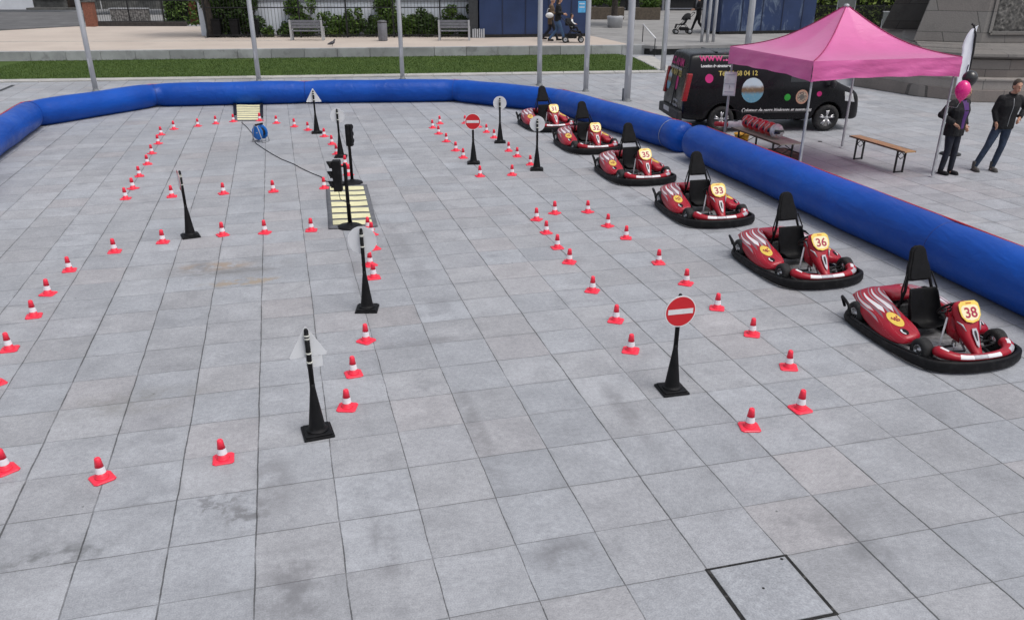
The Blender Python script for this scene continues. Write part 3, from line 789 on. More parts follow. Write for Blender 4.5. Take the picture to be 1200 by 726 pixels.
q = [G(381.5, 217.5), G(430, 216.5), G(443, 266), G(385, 269)]
mt1, PM = strip_mat(q, 'near striped zebra mat with cream bars under the traffic lights', 7, True, 0.10, True, 2)
q = [G(273.5, 123.0), G(308.4, 123.0), G(308.6, 142), G(274.5, 142.3)]
mt2, PM2 = strip_mat(q, 'far striped zebra mat with cream bars and black side ramps', 8, False, 0.11, True, 5)
for s0, s1 in ((0.0, 0.10), (0.90, 1.0)):
    g = MB(); g.loft([[PM2(s0, y, 0.02), PM2(s1, y, 0.02), PM2(s1, y, 0.055), PM2(s0, y, 0.055)] for y in (0.3 if s0 == 0 else 0.15, 1.0)])
    g.build('side_ramp', M_black, mt2, bevel=0.008)

# cable reel and its cable
M_reel = mat('reel_blue', (0.01, 0.16, 0.55), 0.35, var=0.1, coat=0.2)
rl = thing('cable_reel', 'blue cable drum on a wire stand near the far mat', 'cable reel', G(306, 166), 1.15)
for s_ in (-0.085, 0.085):
    g = MB(); g.M = Matrix.Translation((s_, 0, 0.22)) @ Matrix.Rotation(PI/2, 4, 'Y')
    g.lathe([(0.05, -0.006), (0.16, -0.006), (0.165, 0), (0.16, 0.006), (0.05, 0.006)], 26, cap=True); g.build('flange', M_reel, rl)
g = MB(); g.M = Matrix.Translation((0, 0, 0.22)) @ Matrix.Rotation(PI/2, 4, 'Y')
g.lathe([(0.10, -0.078), (0.11, -0.06), (0.105, -0.03), (0.112, 0), (0.105, 0.04), (0.10, 0.078)], 24); g.build('cable_winding', M_dark, rl)
g = MB()
for s_ in (-0.12, 0.12):
    g.path([(s_, -0.15, 0.012), (s_, -0.12, 0.14), (s_, -0.05, 0.36), (s_, 0.05, 0.40), (s_, 0.12, 0.14), (s_, 0.15, 0.012)], 0.010, 8)
g.tube((-0.12, -0.15, 0.012), (0.12, -0.15, 0.012), 0.01); g.tube((-0.12, 0.15, 0.012), (0.12, 0.15, 0.012), 0.01); g.tube((-0.12, 0, 0.22), (0.12, 0, 0.22), 0.012)
g.build('stand', M_steel, rl)
MB().tube((-0.13, 0, 0.405), (0.13, 0, 0.405), 0.02).build('handle', M_black, rl)
cab = [(283, 143.5), (289, 149), (296, 157), (297, 163), (300, 168.5), (311, 176), (320, 181.5), (330, 187), (337, 189.8), (345, 193), (352, 197), (360, 201), (368, 204.5), (376, 207.5), (382, 213), (392, 214), (402, 213.5)]
g = MB().path([G(u, v)+Vector((0, 0, 0.009)) for u, v in cab], 0.009, 6)
tag(g.build('power_cable', M_dark), 'thin black cable running from the reel to the traffic lights', 'cable')

# ------------------------------------------------------------------ karts
def kart_paint():
    m = bpy.data.materials.new('kart_paint'); m.use_nodes = True; nt = m.node_tree; p = nt.nodes['Principled BSDF']
    tc = node(nt, 'ShaderNodeTexCoord').outputs['Object']
    sp = node(nt, 'ShaderNodeSeparateXYZ'); nt.links.new(tc, sp.inputs[0])
    X, Y, Z = sp.outputs
    ay = math_n(nt, 'ABSOLUTE', Y)
    c = mixc(nt, ramp(nt, noise(nt, tc, 3, 4), 0.3, 0.7), (0.26, 0.005, 0.016), (0.38, 0.010, 0.026))
    # flame like graphics: slanted tapering bands on the pods
    q = math_n(nt, 'ADD', math_n(nt, 'MULTIPLY', X, 0.80), math_n(nt, 'MULTIPLY', Z, 1.25))      # runs down and forward
    r = math_n(nt, 'SUBTRACT', math_n(nt, 'MULTIPLY', Z, 1.0), math_n(nt, 'MULTIPLY', X, 0.35))
    wob = math_n(nt, 'MULTIPLY', math_n(nt, 'SINE', math_n(nt, 'MULTIPLY', X, 9.0)), 0.018)
    lane = math_n(nt, 'ADD', math_n(nt, 'SUBTRACT', math_n(nt, 'ADD', Z, math_n(nt, 'MULTIPLY', X, 0.30)), math_n(nt, 'MULTIPLY', ay, 0.55)), wob)
    for lo, w_, colr, x0, x1 in ((-0.150, 0.012, (0.26, 0.22, 0.25), -0.76, -0.05), (-0.118, 0.016, (0.50, 0.48, 0.50), -0.72, -0.24), (-0.080, 0.014, (0.17, 0.10, 0.12), -0.74, -0.06),
                                 (-0.040, 0.022, (0.70, 0.70, 0.72), -0.62, -0.14), (0.002, 0.012, (0.26, 0.22, 0.25), -0.76, 0.02), (0.036, 0.018, (0.62, 0.61, 0.64), -0.66, -0.10),
                                 (0.068, 0.009, (0.20, 0.14, 0.17), -0.76, 0.10), (0.098, 0.014, (0.45, 0.42, 0.45), -0.72, -0.16), (0.130, 0.010, (0.30, 0.24, 0.28), -0.76, -0.26)):
        up = ramp(nt, X, x0, x1-.10, 0.25, 1.15, False); dn = ramp(nt, X, x1-.10, x1, 1.0, 0.0, False)
        slant = math_n(nt, 'ADD', lane, math_n(nt, 'MULTIPLY', ramp(nt, X, x0, x1, 0, 1, False), -0.02))
        d = math_n(nt, 'DIVIDE', math_n(nt, 'ABSOLUTE', math_n(nt, 'SUBTRACT', slant, lo)), math_n(nt, 'MAXIMUM', math_n(nt, 'MULTIPLY', math_n(nt, 'MULTIPLY', up, dn), w_), 0.0002))
        msk = math_n(nt, 'MULTIPLY', ramp(nt, d, 0.85, 1.05, 1, 0), ramp(nt, X, x0-0.02, x0+0.03))
        c = mixc(nt, msk, c, colr)
    sc = ramp(nt, noise(nt, tc, 16, 5, 0.75), 0.62, 0.72, 0, 0.3)
    c = mixc(nt, sc, c, (0.22, 0.05, 0.05))
    nt.links.new(c, p.inputs['Base Color']); p.inputs['Roughness'].default_value = 0.36
    p.inputs['Coat Weight'].default_value = 0.15; p.inputs['Coat Roughness'].default_value = 0.1; p.inputs['Specular IOR Level'].default_value = 0.3
    return m
M_kart = kart_paint()
M_kred = mat('kart_red', (0.36, 0.008, 0.022), 0.36, var=0.12, scale=6, coat=0.15, spec=0.3, dirt=((0.22, 0.05, 0.05), 18, 0.3))
M_silver = mat('decal_silver', (0.42, 0.42, 0.45), 0.4, 0.2, var=0.15, scale=20)
M_dwhite = mat('decal_white', (0.72, 0.72, 0.74), 0.4, var=0.05)
M_seat = mat('seat_black', (0.004, 0.004, 0.005), 0.6, spec=.2, var=0.3, scale=9, bump=0.2, bscale=150)
M_alu = mat('floor_aluminium', (0.36, 0.36, 0.37), 0.45, 0.6, var=0.3, scale=14, dirt=((0.1, 0.1, 0.1), 10, 0.7))
M_engine = mat('engine_grey', (0.10, 0.10, 0.105), 0.5, 0.5, var=0.5, scale=30)

M_skirt = mat('skirt_black', (0.005, 0.005, 0.006), 0.55, var=0.3, scale=7, dirt=((0.03, 0.03, 0.03), 9, 0.5), bump=0.15, bscale=120, spec=.22)
def make_kart():
    t = thing('go_kart', 'x', 'go-kart', (0, 0, 0), 0, 'red go-karts parked in a row along the tube')
    # bumper skirt
    out = [(.975, 0), (.96, .22), (.90, .42), (.80, .58), (.60, .645), (.3, .655), (0, .645), (-.3, .625), (-.55, .595), (-.70, .54), (-.785, .42), (-.81, .2)]
    full = out+[(-.81, 0)]+[(x, -y) for x, y in reversed(out[1:])]
    # smooth the outline
    def chaikin(P):
        r = []
        for i in range(len(P)):
            a, b = Vector(P[i]), Vector(P[(i+1) % len(P)]); r += [a.lerp(b, .25), a.lerp(b, .75)]
        return r
    P = chaikin(chaikin(full)); n = len(P); rings = []
    for i, p in enumerate(P):
        d = (P[(i+1) % n]-P[i-1]).normalized(); nr = Vector((d.y, -d.x))      # outward for ccw
        if nr.dot(p) < 0: nr = -nr
        f = min(1, max(0, (p.x-0.2)/0.7)); zt = 0.095+0.048*f; zb = 0.012+0.004*f; th = 0.030+0.022*f
        sec = [(-.012, zb), (0.004, zb+0.012), (0.012, zb+.035), (0.006, zt-0.022), (0.0, zt-.006), (-0.012, zt), (-th+0.006, zt-0.003), (-th, zt-0.014), (-th+0.003, zb+0.01)]
        rings.append([(p.x+nr.x*a, p.y+nr.y*a, z) for a, z in sec])
    g = MB(); g.smooth = True; g.loft(rings, False, True); g.build('bumper_skirt', M_skirt, t)
    # floor and frame
    g = MB().prism([(.74, .22), (.62, .33), (.30, .30), (-.10, .34), (-.40, .34), (-.42, -.34), (-.1, -.34), (.30, -.30), (.62, -.33), (.74, -.22)], 0.045, 0.052); g.build('floor_pan', M_alu, t)
    g = MB()
    for s in (-1, 1):
        g.path([(.85, s*.18, .07), (.60, s*.30, .07), (.30, s*.29, .07), (-.1, s*.33, .07), (-.65, s*.30, .08)], 0.016, 8)
        g.path([(.78, s*.40, .09), (.45, s*.58, .10), (.1, s*.62, .10), (-.5, s*.58, .10), (-.74, s*.4, .10)], 0.014, 8)
        g.tube((.525, s*.05, .13), (.525, s*.42, .13), 0.014)
        g.tube((.2, s*.3, .07), (.2, s*.62, .10), 0.012).tube((-.3, s*.3, .07), (-.3, s*.62, .10), 0.012)
        g.tube((.66, s*.04, .12), (.60, s*.40, .13), 0.009)
    g.path([(.90, -.3, .10), (.93, 0, .10), (.90, .3, .10)], 0.014, 8)
    g.tube((-.525, -.42, .14), (-.525, .42, .14), 0.018)
    g.build('frame', M_dark, t)
    # wheels
    for x, y, r, hw in ((.525, .475, .128, .062), (.525, -.475, .128, .062), (-.525, .475, .14, .085), (-.525, -.475, .14, .085)):
        s = 1 if y > 0 else -1
        mm = Matrix.Translation((x, y, r)) @ Matrix.Rotation(-s*PI/2, 4, 'X')
        g = MB(); g.M = mm
        g.lathe([(r*.52, -hw), (r*.80, -hw*1.0), (r*.95, -hw*.78), (r, -hw*.5), (r, hw*.5), (r*.95, hw*.78), (r*.80, hw), (r*.52, hw), (r*.5, hw*.8), (r*.5, -hw*.8)], 26, cap=False)
        wh = thing('wheel', 'x', 'x', (0, 0, 0)); del wh['label']; del wh['category']; wh.parent = t
        g.build('tyre', M_rubber, wh)
        g = MB(); g.M = mm
        g.lathe([(r*.51, -hw*.8), (r*.50, hw*.9), (r*.44, hw*.92), (r*.40, hw*.55), (r*.22, hw*.45), (r*.20, hw*.8), (r*.02, hw*.85)], 22); g.build('rim', M_chrome, wh)
    # side pods
    for s in (-1, 1):
        st = [(-.80, .10, .38, .36, .30, .26), (-.76, .11, .43, .425, .36, .27), (-.58, .14, .50, .455, .37, .27), (-.42, .22, .545, .45, .33, .15), (-.22, .26, .585, .40, .29, .10),
              (-.02, .28, .61, .345, .255, .09), (.16, .30, .62, .295, .225, .09), (.29, .32, .60, .255, .20, .095), (.36, .345, .55, .215, .18, .11)]
        rings = []
        for x, yi, yo, zi, zo, zb in st:
            ym = (yi+yo)/2
            k_ = .87 if x < .1 else .95; zi *= k_; zo *= k_
            rings.append([(x, s*yi, zb), (x, s*yi, zi-.02), (x, s*(yi+.03), zi), (x, s*ym, zi*.60+zo*.40+.008), (x, s*(yo-.035), zo+.012), (x, s*(yo-.005), zo-.02), (x, s*(yo+.010), (zo+zb)/2-.02), (x, s*(yo-.0), zb+.02), (x, s*(yo-.03), zb)])
        g = MB(); g.smooth = True; g.loft(rings); pod = g.build('side_pod', M_kart, t, subd=2)
        pod_b = bvh(bake(pod))
        def conform(name, m, pts2, off, par=pod, s=s, pod_b=pod_b):     # lay a small decal sheet on the pod, seen from above-outside
            d = Vector((0, -s*0.55, -0.83)).normalized(); vs = []
            for x, y in pts2:
                h = pod_b.ray_cast(Vector((x, s*y, 0.30))-d*0.6, d)
                q = h[0]-d*off*1.6 if h[0] else Vector((x, s*y, .3))
                vs.append(q)
            c = sum(vs, Vector())/len(vs); h = pod_b.ray_cast(c-d*0.4, d); cc = h[0]-d*off*1.6 if h[0] else c
            n_ = len(vs); mid = []
            for q in vs:
                mm_ = (q+cc)/2; h = pod_b.ray_cast(mm_-d*0.3, d); mid.append(h[0]-d*off*1.6 if h[0] else mm_)
            g = MB(); g.smooth = True
            g.add(vs+mid+[cc], [(i, (i+1) % n_, n_+(i+1) % n_, n_+i) for i in range(n_)]+[(n_+i, n_+(i+1) % n_, 2*n_) for i in range(n_)])
            return g.build(name, m, par), cc, d
        el = [(0.03+0.150*math.cos(a), 0.465+0.075*math.sin(a)+.03*math.cos(a)) for a in [2*PI*k/20 for k in range(20)]]
        pn, cc, d = conform('number_oval', M_yellow, el, 0.003)
        pn['_c'] = (cc.x, cc.y, cc.z)
        el = [(0.255+0.055*math.cos(a), 0.545+0.04*math.sin(a)) for a in [2*PI*k/14 for k in range(14)]]
        conform('air_intake', M_black, el, 0.003)
        el = [(0.258+0.047*math.cos(a), 0.55+0.03*math.sin(a)) for a in [PI*.1+PI*.9*k/8 for k in range(9)]]+[(0.258+0.034*math.cos(a), 0.547+0.018*math.sin(a)) for a in [PI-PI*.9*k/8 for k in range(9)]]
        conform('intake_trim', M_dwhite, el, 0.005)
    # engine cover behind the seat
    g = MB(); g.smooth = True
    g.loft([[(-.80, y, .24), (-.80, y, .31)]+[(-.76, y, .36), (-.5, y, .38), (-.40, y, .37), (-.38, y, .25)] for y in (-.17, -.12, 0, .12, .17)]); g.build('engine_cover', M_kred, t, subd=2)
    MB().box((-.55, .0, .17), (.32, .34, .14)).box((-.62, .26, .16), (.16, .10, .12)).box((-.60, -.24, .15), (.2, .1, .1)).build('engine', M_engine, t, bevel=0.01)
    # rear hoops
    for s in (-1, 1):
        MB().path([(-.50, s*.60, .12), (-.56, s*.615, .24), (-.63, s*.61, .27), (-.74, s*.575, .275), (-.80, s*.53, .24), (-.80, s*.47, .12)], 0.017, 8).build('rear_hoop', M_black, t)
    # nose fairing carrying the number plate
    st = [(.87, .11, .035, .085), (.80, .17, .05, .09), (.73, .25, .068, .12), (.66, .345, .092, .17), (.60, .435, .122, .22), (.545, .515, .142, .27), (.49, .575, .142, .33), (.43, .60, .125, .40), (.39, .585, .10, .44)]
    rings = [[(x+.02, -hw*.98, zb), (x, -hw, z-.03), (x, -hw*.75, z-.004), (x, 0, z+.006), (x, hw*.75, z-.004), (x, hw, z-.03), (x+.02, hw*.98, zb), (x+.02, 0, zb)] for x, z, hw, zb in st]
    g = MB(); g.smooth = True; g.loft(rings); nose = g.build('nose_fairing', M_kred, t, subd=1); bake(nose)
    # plate frame: slope between (.60,.435) and (.49,.575)
    ux = Vector((0, 1, 0)); uy = Vector((-.11, 0, .145)).normalized()
    F = frame(Vector((.546, 0, .518))+ux.cross(uy)*0.016, ux, uy)
    sh = [(-.085, .115), (-.02, .118), (.02, .118), (.085, .115), (.122, .085), (.128, .02), (.118, -.05), (.075, -.105), (.0, -.125), (-.075, -.105), (-.118, -.05), (-.128, .02), (-.122, .085)]
    g = MB(); g.M = F; g.prism(sh, -0.006, 0.002); np_ = g.build('number_plate', M_yellow, t, bevel=0.002)
    g = MB(); g.M = F; g.prism([(x*.86, y*.70-0.012) for x, y in sh], 0.0022, 0.0035); g.build('plate_inset', mat('plate_cream', (0.80, 0.72, 0.45), 0.45, var=0.04), np_)
    g = MB(); g.M = F
    for k in range(5): g.box((-.028+.014*k, .092, .003), (.009, .015, .002), rz=0.2)
    g.build('plate_badge', mat('badge_red', (0.55, 0.1, 0.02), 0.5), np_)
    np_['_F'] = 1
    # silver arrow decal and red side flashes on the nose
    F2 = frame(Vector((.70, 0, .296))+Vector((0.0125, 0, 0.012)), ux, Vector((-.07, 0, .095)))
    g = MB(); g.M = F2; g.prism([(-.026, .085), (.026, .085), (.034, .03), (.018, -.09), (0, -.125), (-.018, -.09), (-.034, .03)], -0.004, 0.003); ar = g.build('nose_arrow', M_silver, nose)
    g = MB(); g.M = F2; g.prism([(-.012, .06), (.012, .06), (.016, .02), (.006, -.05), (-.006, -.05), (-.016, .02)], 0.0032, 0.0045); g.build('arrow_slot', M_dark, nose)
    for s in (-1, 1):
        g = MB(); g.smooth = True
        g.path([(.66, s*.088, .352), (.615, s*.112, .405), (.56, s*.142, .43)], [0.004, 0.010, 0.004], 6); g.build('nose_flash', M_silver, nose)
    for s in (-1, 1):
        g = MB(); g.smooth = True; g.loft([[(.62, s*.10, .20), (.60, s*.115, .36), (.57, s*.118, .36), (.57, s*.10, .20)], [(.50, s*.135, .24), (.49, s*.15, .46), (.46, s*.15, .46), (.46, s*.13, .24)], [(.40, s*.12, .34), (.39, s*.13, .50), (.37, s*.12, .50), (.37, s*.11, .34)]]); g.build('nose_side_panel', M_kred, nose)
    # front crescent fairing
    ctr = [(.63, .42), (.71, .425), (.79, .385), (.855, .30), (.885, .17), (.892, 0)]
    pts = ctr+[(x, -y) for x, y in reversed(ctr[:-1])]; K = len(pts); rings = []
    for i, (x, y) in enumerate(pts):
        f = abs(i-(K-1)/2)/((K-1)/2)
        a = Vector(pts[max(0, i-1)]); b = Vector(pts[min(K-1, i+1)]); d = (b-a).normalized(); nr = Vector((d.y, -d.x))
        if nr.dot(Vector((x-.4, y))) < 0: nr = -nr
        h = .055+.075*f**2; wd = .050+.035*f**1.5; z0 = .130
        if i in (0, K-1): h *= .7; wd *= .6
        rings.append([(x+nr.x*wd*math.cos(q)*1.0, y+nr.y*wd*math.cos(q), z0+h*0.5+h*.62*math.sin(q)) for q in [2*PI*k/10 for k in range(10)]])
    g = MB(); g.smooth = True; nf = len(rings)-1; n = 10
    vs = [p for r in rings for p in r]; o_ = len(g.v)
    g.v += vs
    for k in range(nf):
        for i in range(n):
            j = (i+1) % n; g.f.append((k*n+i, k*n+j, (k+1)*n+j, (k+1)*n+i)); g.sm.append(True)
            mid = 2 <= k <= 7
            g.m.append({2: 2, 3: 0, 4: 1, 5: 2, 6: 1, 7: 0}.get(k, 0) if i in (0, 1) else (1 if k in (1, 8) and i == 2 else 0))
    g.f += [tuple(range(n)), tuple(nf*n+i for i in range(n))]; g.m += [0, 0]; g.sm += [False, False]
    g.build('front_fairing', [M_kred, M_dwhite, M_silver], t, subd=1)
    # seat
    prof = [(.14, .17), (.08, .125), (-.02, .105), (-.09, .12), (-.13, .18), (-.155, .28), (-.175, .38), (-.195, .47), (-.205, .52)]
    cross = [(-.205, .11), (-.20, .07), (-.165, .02), (-.09, .0), (0, .0), (.09, .0), (.165, .02), (.20, .07), (.205, .11)]
    vs = []
    for i, (x, z) in enumerate(prof):
        a = Vector(prof[max(0, i-1)]); b = Vector(prof[min(len(prof)-1, i+1)]); d = (b-a).normalized(); nrm = Vector((-d.y, d.x))
        if nrm.dot(Vector((0.05, .6))-Vector((x, z))) < 0: nrm = -nrm
        k = 1.25 if 2 < i < 6 else (.6 if i in (0, len(prof)-1) else .95)
        wsc = .95 if i < 3 else (1.0 if i < 7 else .9)
        for y, l in cross: vs.append((x+nrm.x*l*k, y*wsc, z+nrm.y*l*k))
    nc = len(cross); fs = [(i*nc+j, i*nc+j+1, (i+1)*nc+j+1, (i+1)*nc+j) for i in range(len(prof)-1) for j in range(nc-1)]
    g = MB(); g.smooth = True; g.add(vs, fs); so = g.build('seat', M_seat, t)
    q = so.modifiers.new('sol', 'SOLIDIFY'); q.thickness = 0.016; q.offset = -1
    q = so.modifiers.new('sub', 'SUBSURF'); q.levels = 1; q.render_levels = 1
    # headrest on two posts
    hb = Vector((-.245, 0, .60)); ht = Vector((-.37, 0, .965)); uy = (ht-hb).normalized()
    F = frame(hb, (0, 1, 0), uy); H_ = (ht-hb).length
    sh = [(-.155, 0), (-.158, .05), (-.14, .15), (-.115, .22), (-.095, H_-.06), (-.07, H_-.02), (-.03, H_), (.03, H_), (.07, H_-.02), (.095, H_-.06), (.115, .22), (.14, .15), (.158, .05), (.155, 0), (.10, -.01), (-.10, -.01)]
    g = MB(); g.M = F; g.prism(sh, -0.025, 0.025); hr = g.build('headrest', M_seat, t, bevel=0.012)
    g = MB(); g.M = F; g.prism([(x*.8, y*.9+.015) for x, y in sh], 0.0255, 0.034); g.build('headrest_pad', M_seat, hr, bevel=0.005)
    for s in (-1, 1):
        g = MB(); g.path([(-.25, s*.24, .09), (-.22, s*.215, .30), (-.215, s*.175, .50), (-.25, s*.15, .61), (-.29, s*.13, .72)], 0.017, 8)
        g.path([(-.19, s*.215, .34), (-.20, s*.235, .50), (-.255, s*.165, .68)], 0.010, 6)
        g.build('headrest_post', M_seat, t)
    # steering
    g = MB(); g.tube((.62, 0, .10), (.23, 0, .44), 0.012); g.build('steering_column', M_chrome, t)
    c = Vector((.27, 0, .455)); ax = Vector((-.39, 0, .34)).normalized(); e1 = Vector((0, 1, 0)); e2 = ax.cross(e1)
    g = MB().path([c+(e1*math.cos(a)+e2*math.sin(a))*.11 for a in [2*PI*k/28 for k in range(28)]], 0.014, 8, closed=True)
    for a in (0.3, PI-0.3, -PI/2): g.tube(c, c+(e1*math.cos(a)+e2*math.sin(a))*.105, 0.009)
    g.build('steering_wheel', M_black, t)
    g = MB(); g.tube((.45, -.19, .055), (.42, -.135, .42), 0.011); g.build('fairing_strut', M_dwhite, t)
    for s in (-1, 1):
        g = MB().tube((.60, s*.12, .06), (.57, s*.12, .19), 0.008).box((.568, s*.12, .19), (.012, .05, .06)); g.build('pedal', M_chrome, t)
    # red boxes either side of the seat and silver flashes
    for s in (-1, 1):
        g = MB(); g.smooth = True
        g.loft([[(x, s*.215, .09), (x, s*.215, zt), (x, s*.26, zt+.01), (x, s*.30, .09)] for x, zt in ((-.36, .30), (-.2, .28), (0, .22), (.12, .16))]); g.build('seat_side_panel', M_seat, t)
    return t
kart = make_kart()
HK = R(-74.5)
karts = [(4.66, 8.59, '38', 'nearest red go-kart, number 38, at the right edge', 0.0),
         (3.905, 11.02, '36', 'red go-kart number 36, second nearest of the row', 0.5),
         (3.205, 13.79, '33', 'red go-kart number 33, third nearest of the row', -1.5),
         (2.415, 16.60, '35', 'red go-kart number 35, by the end of the long tube', 0.5),
         (1.715, 19.50, '32', 'red go-kart number 32, second farthest of the row', 1.5),
         (0.89, 22.2, '31', 'farthest red go-kart, number 31, behind the white disc sign', 3.0)]
def number_kart(t, s):
    np_ = [c for c in t.children if c.name.startswith('number_plate')][0]
    ux = Vector((0, 1, 0)); uy = Vector((-.11, 0, .145)).normalized()
    F = frame(Vector((.546, 0, .518))+ux.cross(uy)*(0.016+0.0045)-uy*0.018, ux, uy)
    text('number', s, 0.155, M_red_ink, np_, F, 'CENTER', 0.0008, 0.0035, 1.02)
    for pod in [c for c in t.children if c.name.startswith('side_pod')]:
        for ov in [c for c in pod.children if c.name.startswith('number_oval')]:
            cc = Vector(ov['_c']); sd_ = 1 if cc.y > 0 else -1
            bv = bvh(ov)
            d = Vector((0, -sd_*0.55, -0.83)).normalized()
            zx = Vector((-sd_*1, 0, 0)); 
            F = frame(cc-d*0.03, Vector((1, 0, -0.28))*(-sd_ if sd_ > 0 else 1), Vector((0, -sd_*0.83, .55)))
            F = frame(cc-d*0.010, Vector((1, 0, -0.30))*(-sd_), Vector((0, -sd_*0.83, .55)))
            tx = text('oval_number', s, 0.085, M_red_ink, pod, F, 'CENTER', 0.0, 0.002, 1.1, 0.2)
roots = []
for i, (x, y, s, lab, dh) in enumerate(karts):
    if i == 0: kart.location = (x, y, 0); kart.rotation_euler = (0, 0, HK+R(dh)); kart['label'] = lab; roots.append(kart)
    else: roots.append(dup(kart, (x, y, 0), HK+R(dh), lab))
bpy.context.view_layer.update()
for r_, k_ in zip(roots, karts): number_kart(r_, k_[2])

# ------------------------------------------------------------------ van
M_van = mat('van_black', (0.004, 0.004, 0.006), 0.28, var=0.15, scale=2, coat=0.06, spec=0.25, dirt=((0.008, 0.008, 0.010), 2.5, 0.3))
M_trim = mat('van_trim', (0.02, 0.02, 0.022), 0.6, var=0.2)
M_glassd = mat('tinted_glass', (0.006, 0.007, 0.009), 0.06, var=0.1, coat=0.3)
M_pinkd = mat('decal_magenta', (0.50, 0.012, 0.16), 0.45, var=0.06)
M_decw = mat('decal_pale', (0.62, 0.62, 0.62), 0.5, var=0.05)
M_decy = mat('decal_yellow', (0.46, 0.36, 0.09), 0.5, var=0.05)
M_decg = mat('decal_green', (0.02, 0.30, 0.03), 0.5, var=0.1)
M_tail = mat('tail_red', (0.30, 0.006, 0.012), 0.2, var=0.15, scale=20, coat=0.5)
VA = R(5)
vo = Vector((7.93, 21.42, 0))                       # contact of the near front wheel
van = thing('van', 'black van covered in coloured party lettering, parked behind the pink tent', 'van', (0, 0, 0), VA)
# local frame: x forward, y towards the far side, z up; near side at y = 0.06
van.location = vo
XR, XF = -3.75, 0.88; WID = 1.90; HT = 1.88
# stations: x, half width factor top, roof z, shoulder z
def van_ring(x, zr, win, zb=0.26, pull=0.0, fw=1.0):
    hw = WID/2*fw; c = WID/2
    pr = [(0.0, zb), (hw*0.97, zb), (hw*1.0, zb+.18), (hw*1.0, .62), (hw*0.985, .98), (hw*0.95, 1.16), (hw*(0.95-0.13*win*(zr-1.16)/0.7), zr-.16), (hw*(0.86-0.12*win*(zr-1.16)/.7), zr-.05), (hw*(0.74-.1*win), zr-.005), (0, zr+.02)]
    pts = []
    for y, z in pr: pts.append((x-pull*max(0, z-1.0), c-y, min(z, zr+.02)))
    for y, z in reversed(pr[1:-1]): pts.append((x-pull*max(0, z-1.0), c+y, min(z, zr+.02)))
    return pts
g = MB(); g.smooth = False
st = [(-3.75, 1.80, .5, .40, .0, .985), (-3.73, 1.84, .5, .32, .0, .995), (-3.5, HT, .5, .27, 0, 1), (-2.6, HT+.01, .5, .26, 0, 1), (-1.7, HT, .5, .26, 0, 1), (-.95, HT-.02, .5, .26, 0, 1), (-.62, HT-.06, .55, .26, 0, 1), (-.28, 1.62, .6, .26, 0, 1),
      (.10, 1.22, .7, .26, 0, .99), (.45, 1.08, .7, .26, 0, .96), (.72, .98, .7, .24, 0, .90), (.86, .80, .7, .26, 0, .80), (.90, .60, .7, .32, 0, .72)]
rings = []
for x, zr, win, zb, pull, fw in st:
    hw = WID/2*fw; c = WID/2; zs = min(1.12, zr-.10)
    pr = [(0, zb), (hw*.96, zb), (hw, zb+.14*(zr/1.9)), (hw, min(.66, zs-.12)), (hw*.985, zs-.04), (hw*.955, zs+.02), (hw*(.955-.14*max(0, zr-zs)/.8), zs+(zr-zs)*.75), (hw*(.90-.16*max(0, zr-zs)/.8), zs+(zr-zs)*.93), (hw*.66, zr-.005), (0, zr+.015)]
    rk = (.20*max(0, (z_r-.7)/1.2) if x < -3.4 else 0) if False else 0
    fx_ = lambda z: x+(.17*max(0, z-.75)/1.1 if x < -3.6 else 0)
    rings.append([(fx_(z), c-y, z) for y, z in pr]+[(fx_(z), c+y, z) for y, z in reversed(pr[1:-1])])
g.smooth = True; g.loft(rings)
vb = g.build('body', M_van, van, subd=2)
for m_ in vb.modifiers: pass
# wheel arches cut out of the body
cut = MB(); WRX = -2.72; WR = .325
for wx_ in (0.0, WRX):
    cut.M = Matrix.Translation((wx_, 0, WR)) @ Matrix.Rotation(PI/2, 4, 'X'); cut.lathe([(WR+.075, -.42), (WR+.075, .2)], 30)
    cut.M = Matrix.Translation((wx_, WID, WR)) @ Matrix.Rotation(PI/2, 4, 'X'); cut.lathe([(WR+.075, -.2), (WR+.075, .42)], 30)
co = cut.build('cutter', M_trim); co.parent = van
bpy.context.view_layer.update()
q = vb.modifiers.new('cut', 'BOOLEAN'); q.operation = 'DIFFERENCE'; q.object = co; q.solver = 'EXACT'
bake(vb); bpy.data.objects.remove(co)
if len(vb.data.materials) > 1:
    pass
vbb = bvh(vb)
for wx_ in (0.0, WRX):
    for side_ in (0, 1):
        mm = Matrix.Translation((wx_, .11 if side_ == 0 else WID-.11, WR)) @ Matrix.Rotation(PI/2 if side_ == 0 else -PI/2, 4, 'X')
        wh = thing('wheel', 'x', 'x'); del wh['label']; del wh['category']; wh.parent = van
        g = MB(); g.M = mm; r = WR
        g.lathe([(.205, -.10), (.26, -.108), (.31, -.09), (r, -.06), (r, .06), (.31, .09), (.26, .108), (.205, .10), (.20, .07), (.20, -.07)], 32, cap=False); g.build('tyre', M_rubber, wh)
        g = MB(); g.M = mm; g.lathe([(.204, .095), (.195, .10), (.185, .085), (.18, .03), (.02, .02)], 28); g.build('rim', mat('rim_dark', (0.05, 0.05, 0.055), .4, .5), wh)
        g = MB(); g.M = mm
        for k in range(5):
            a = 2*PI*k/5+.3
            for s in (-1, 1):
                b_ = a+s*.15
                p0 = Vector((.045*math.cos(a), .045*math.sin(a), .075)); p1 = Vector((.192*math.cos(b_), .192*math.sin(b_), .088))
                g.tube(p0, p1, .026, .020, 8)
        g.lathe([(.06, .06), (.058, .095), (.03, .10), (.002, .10)], 16); g.build('spokes', M_chrome, wh)
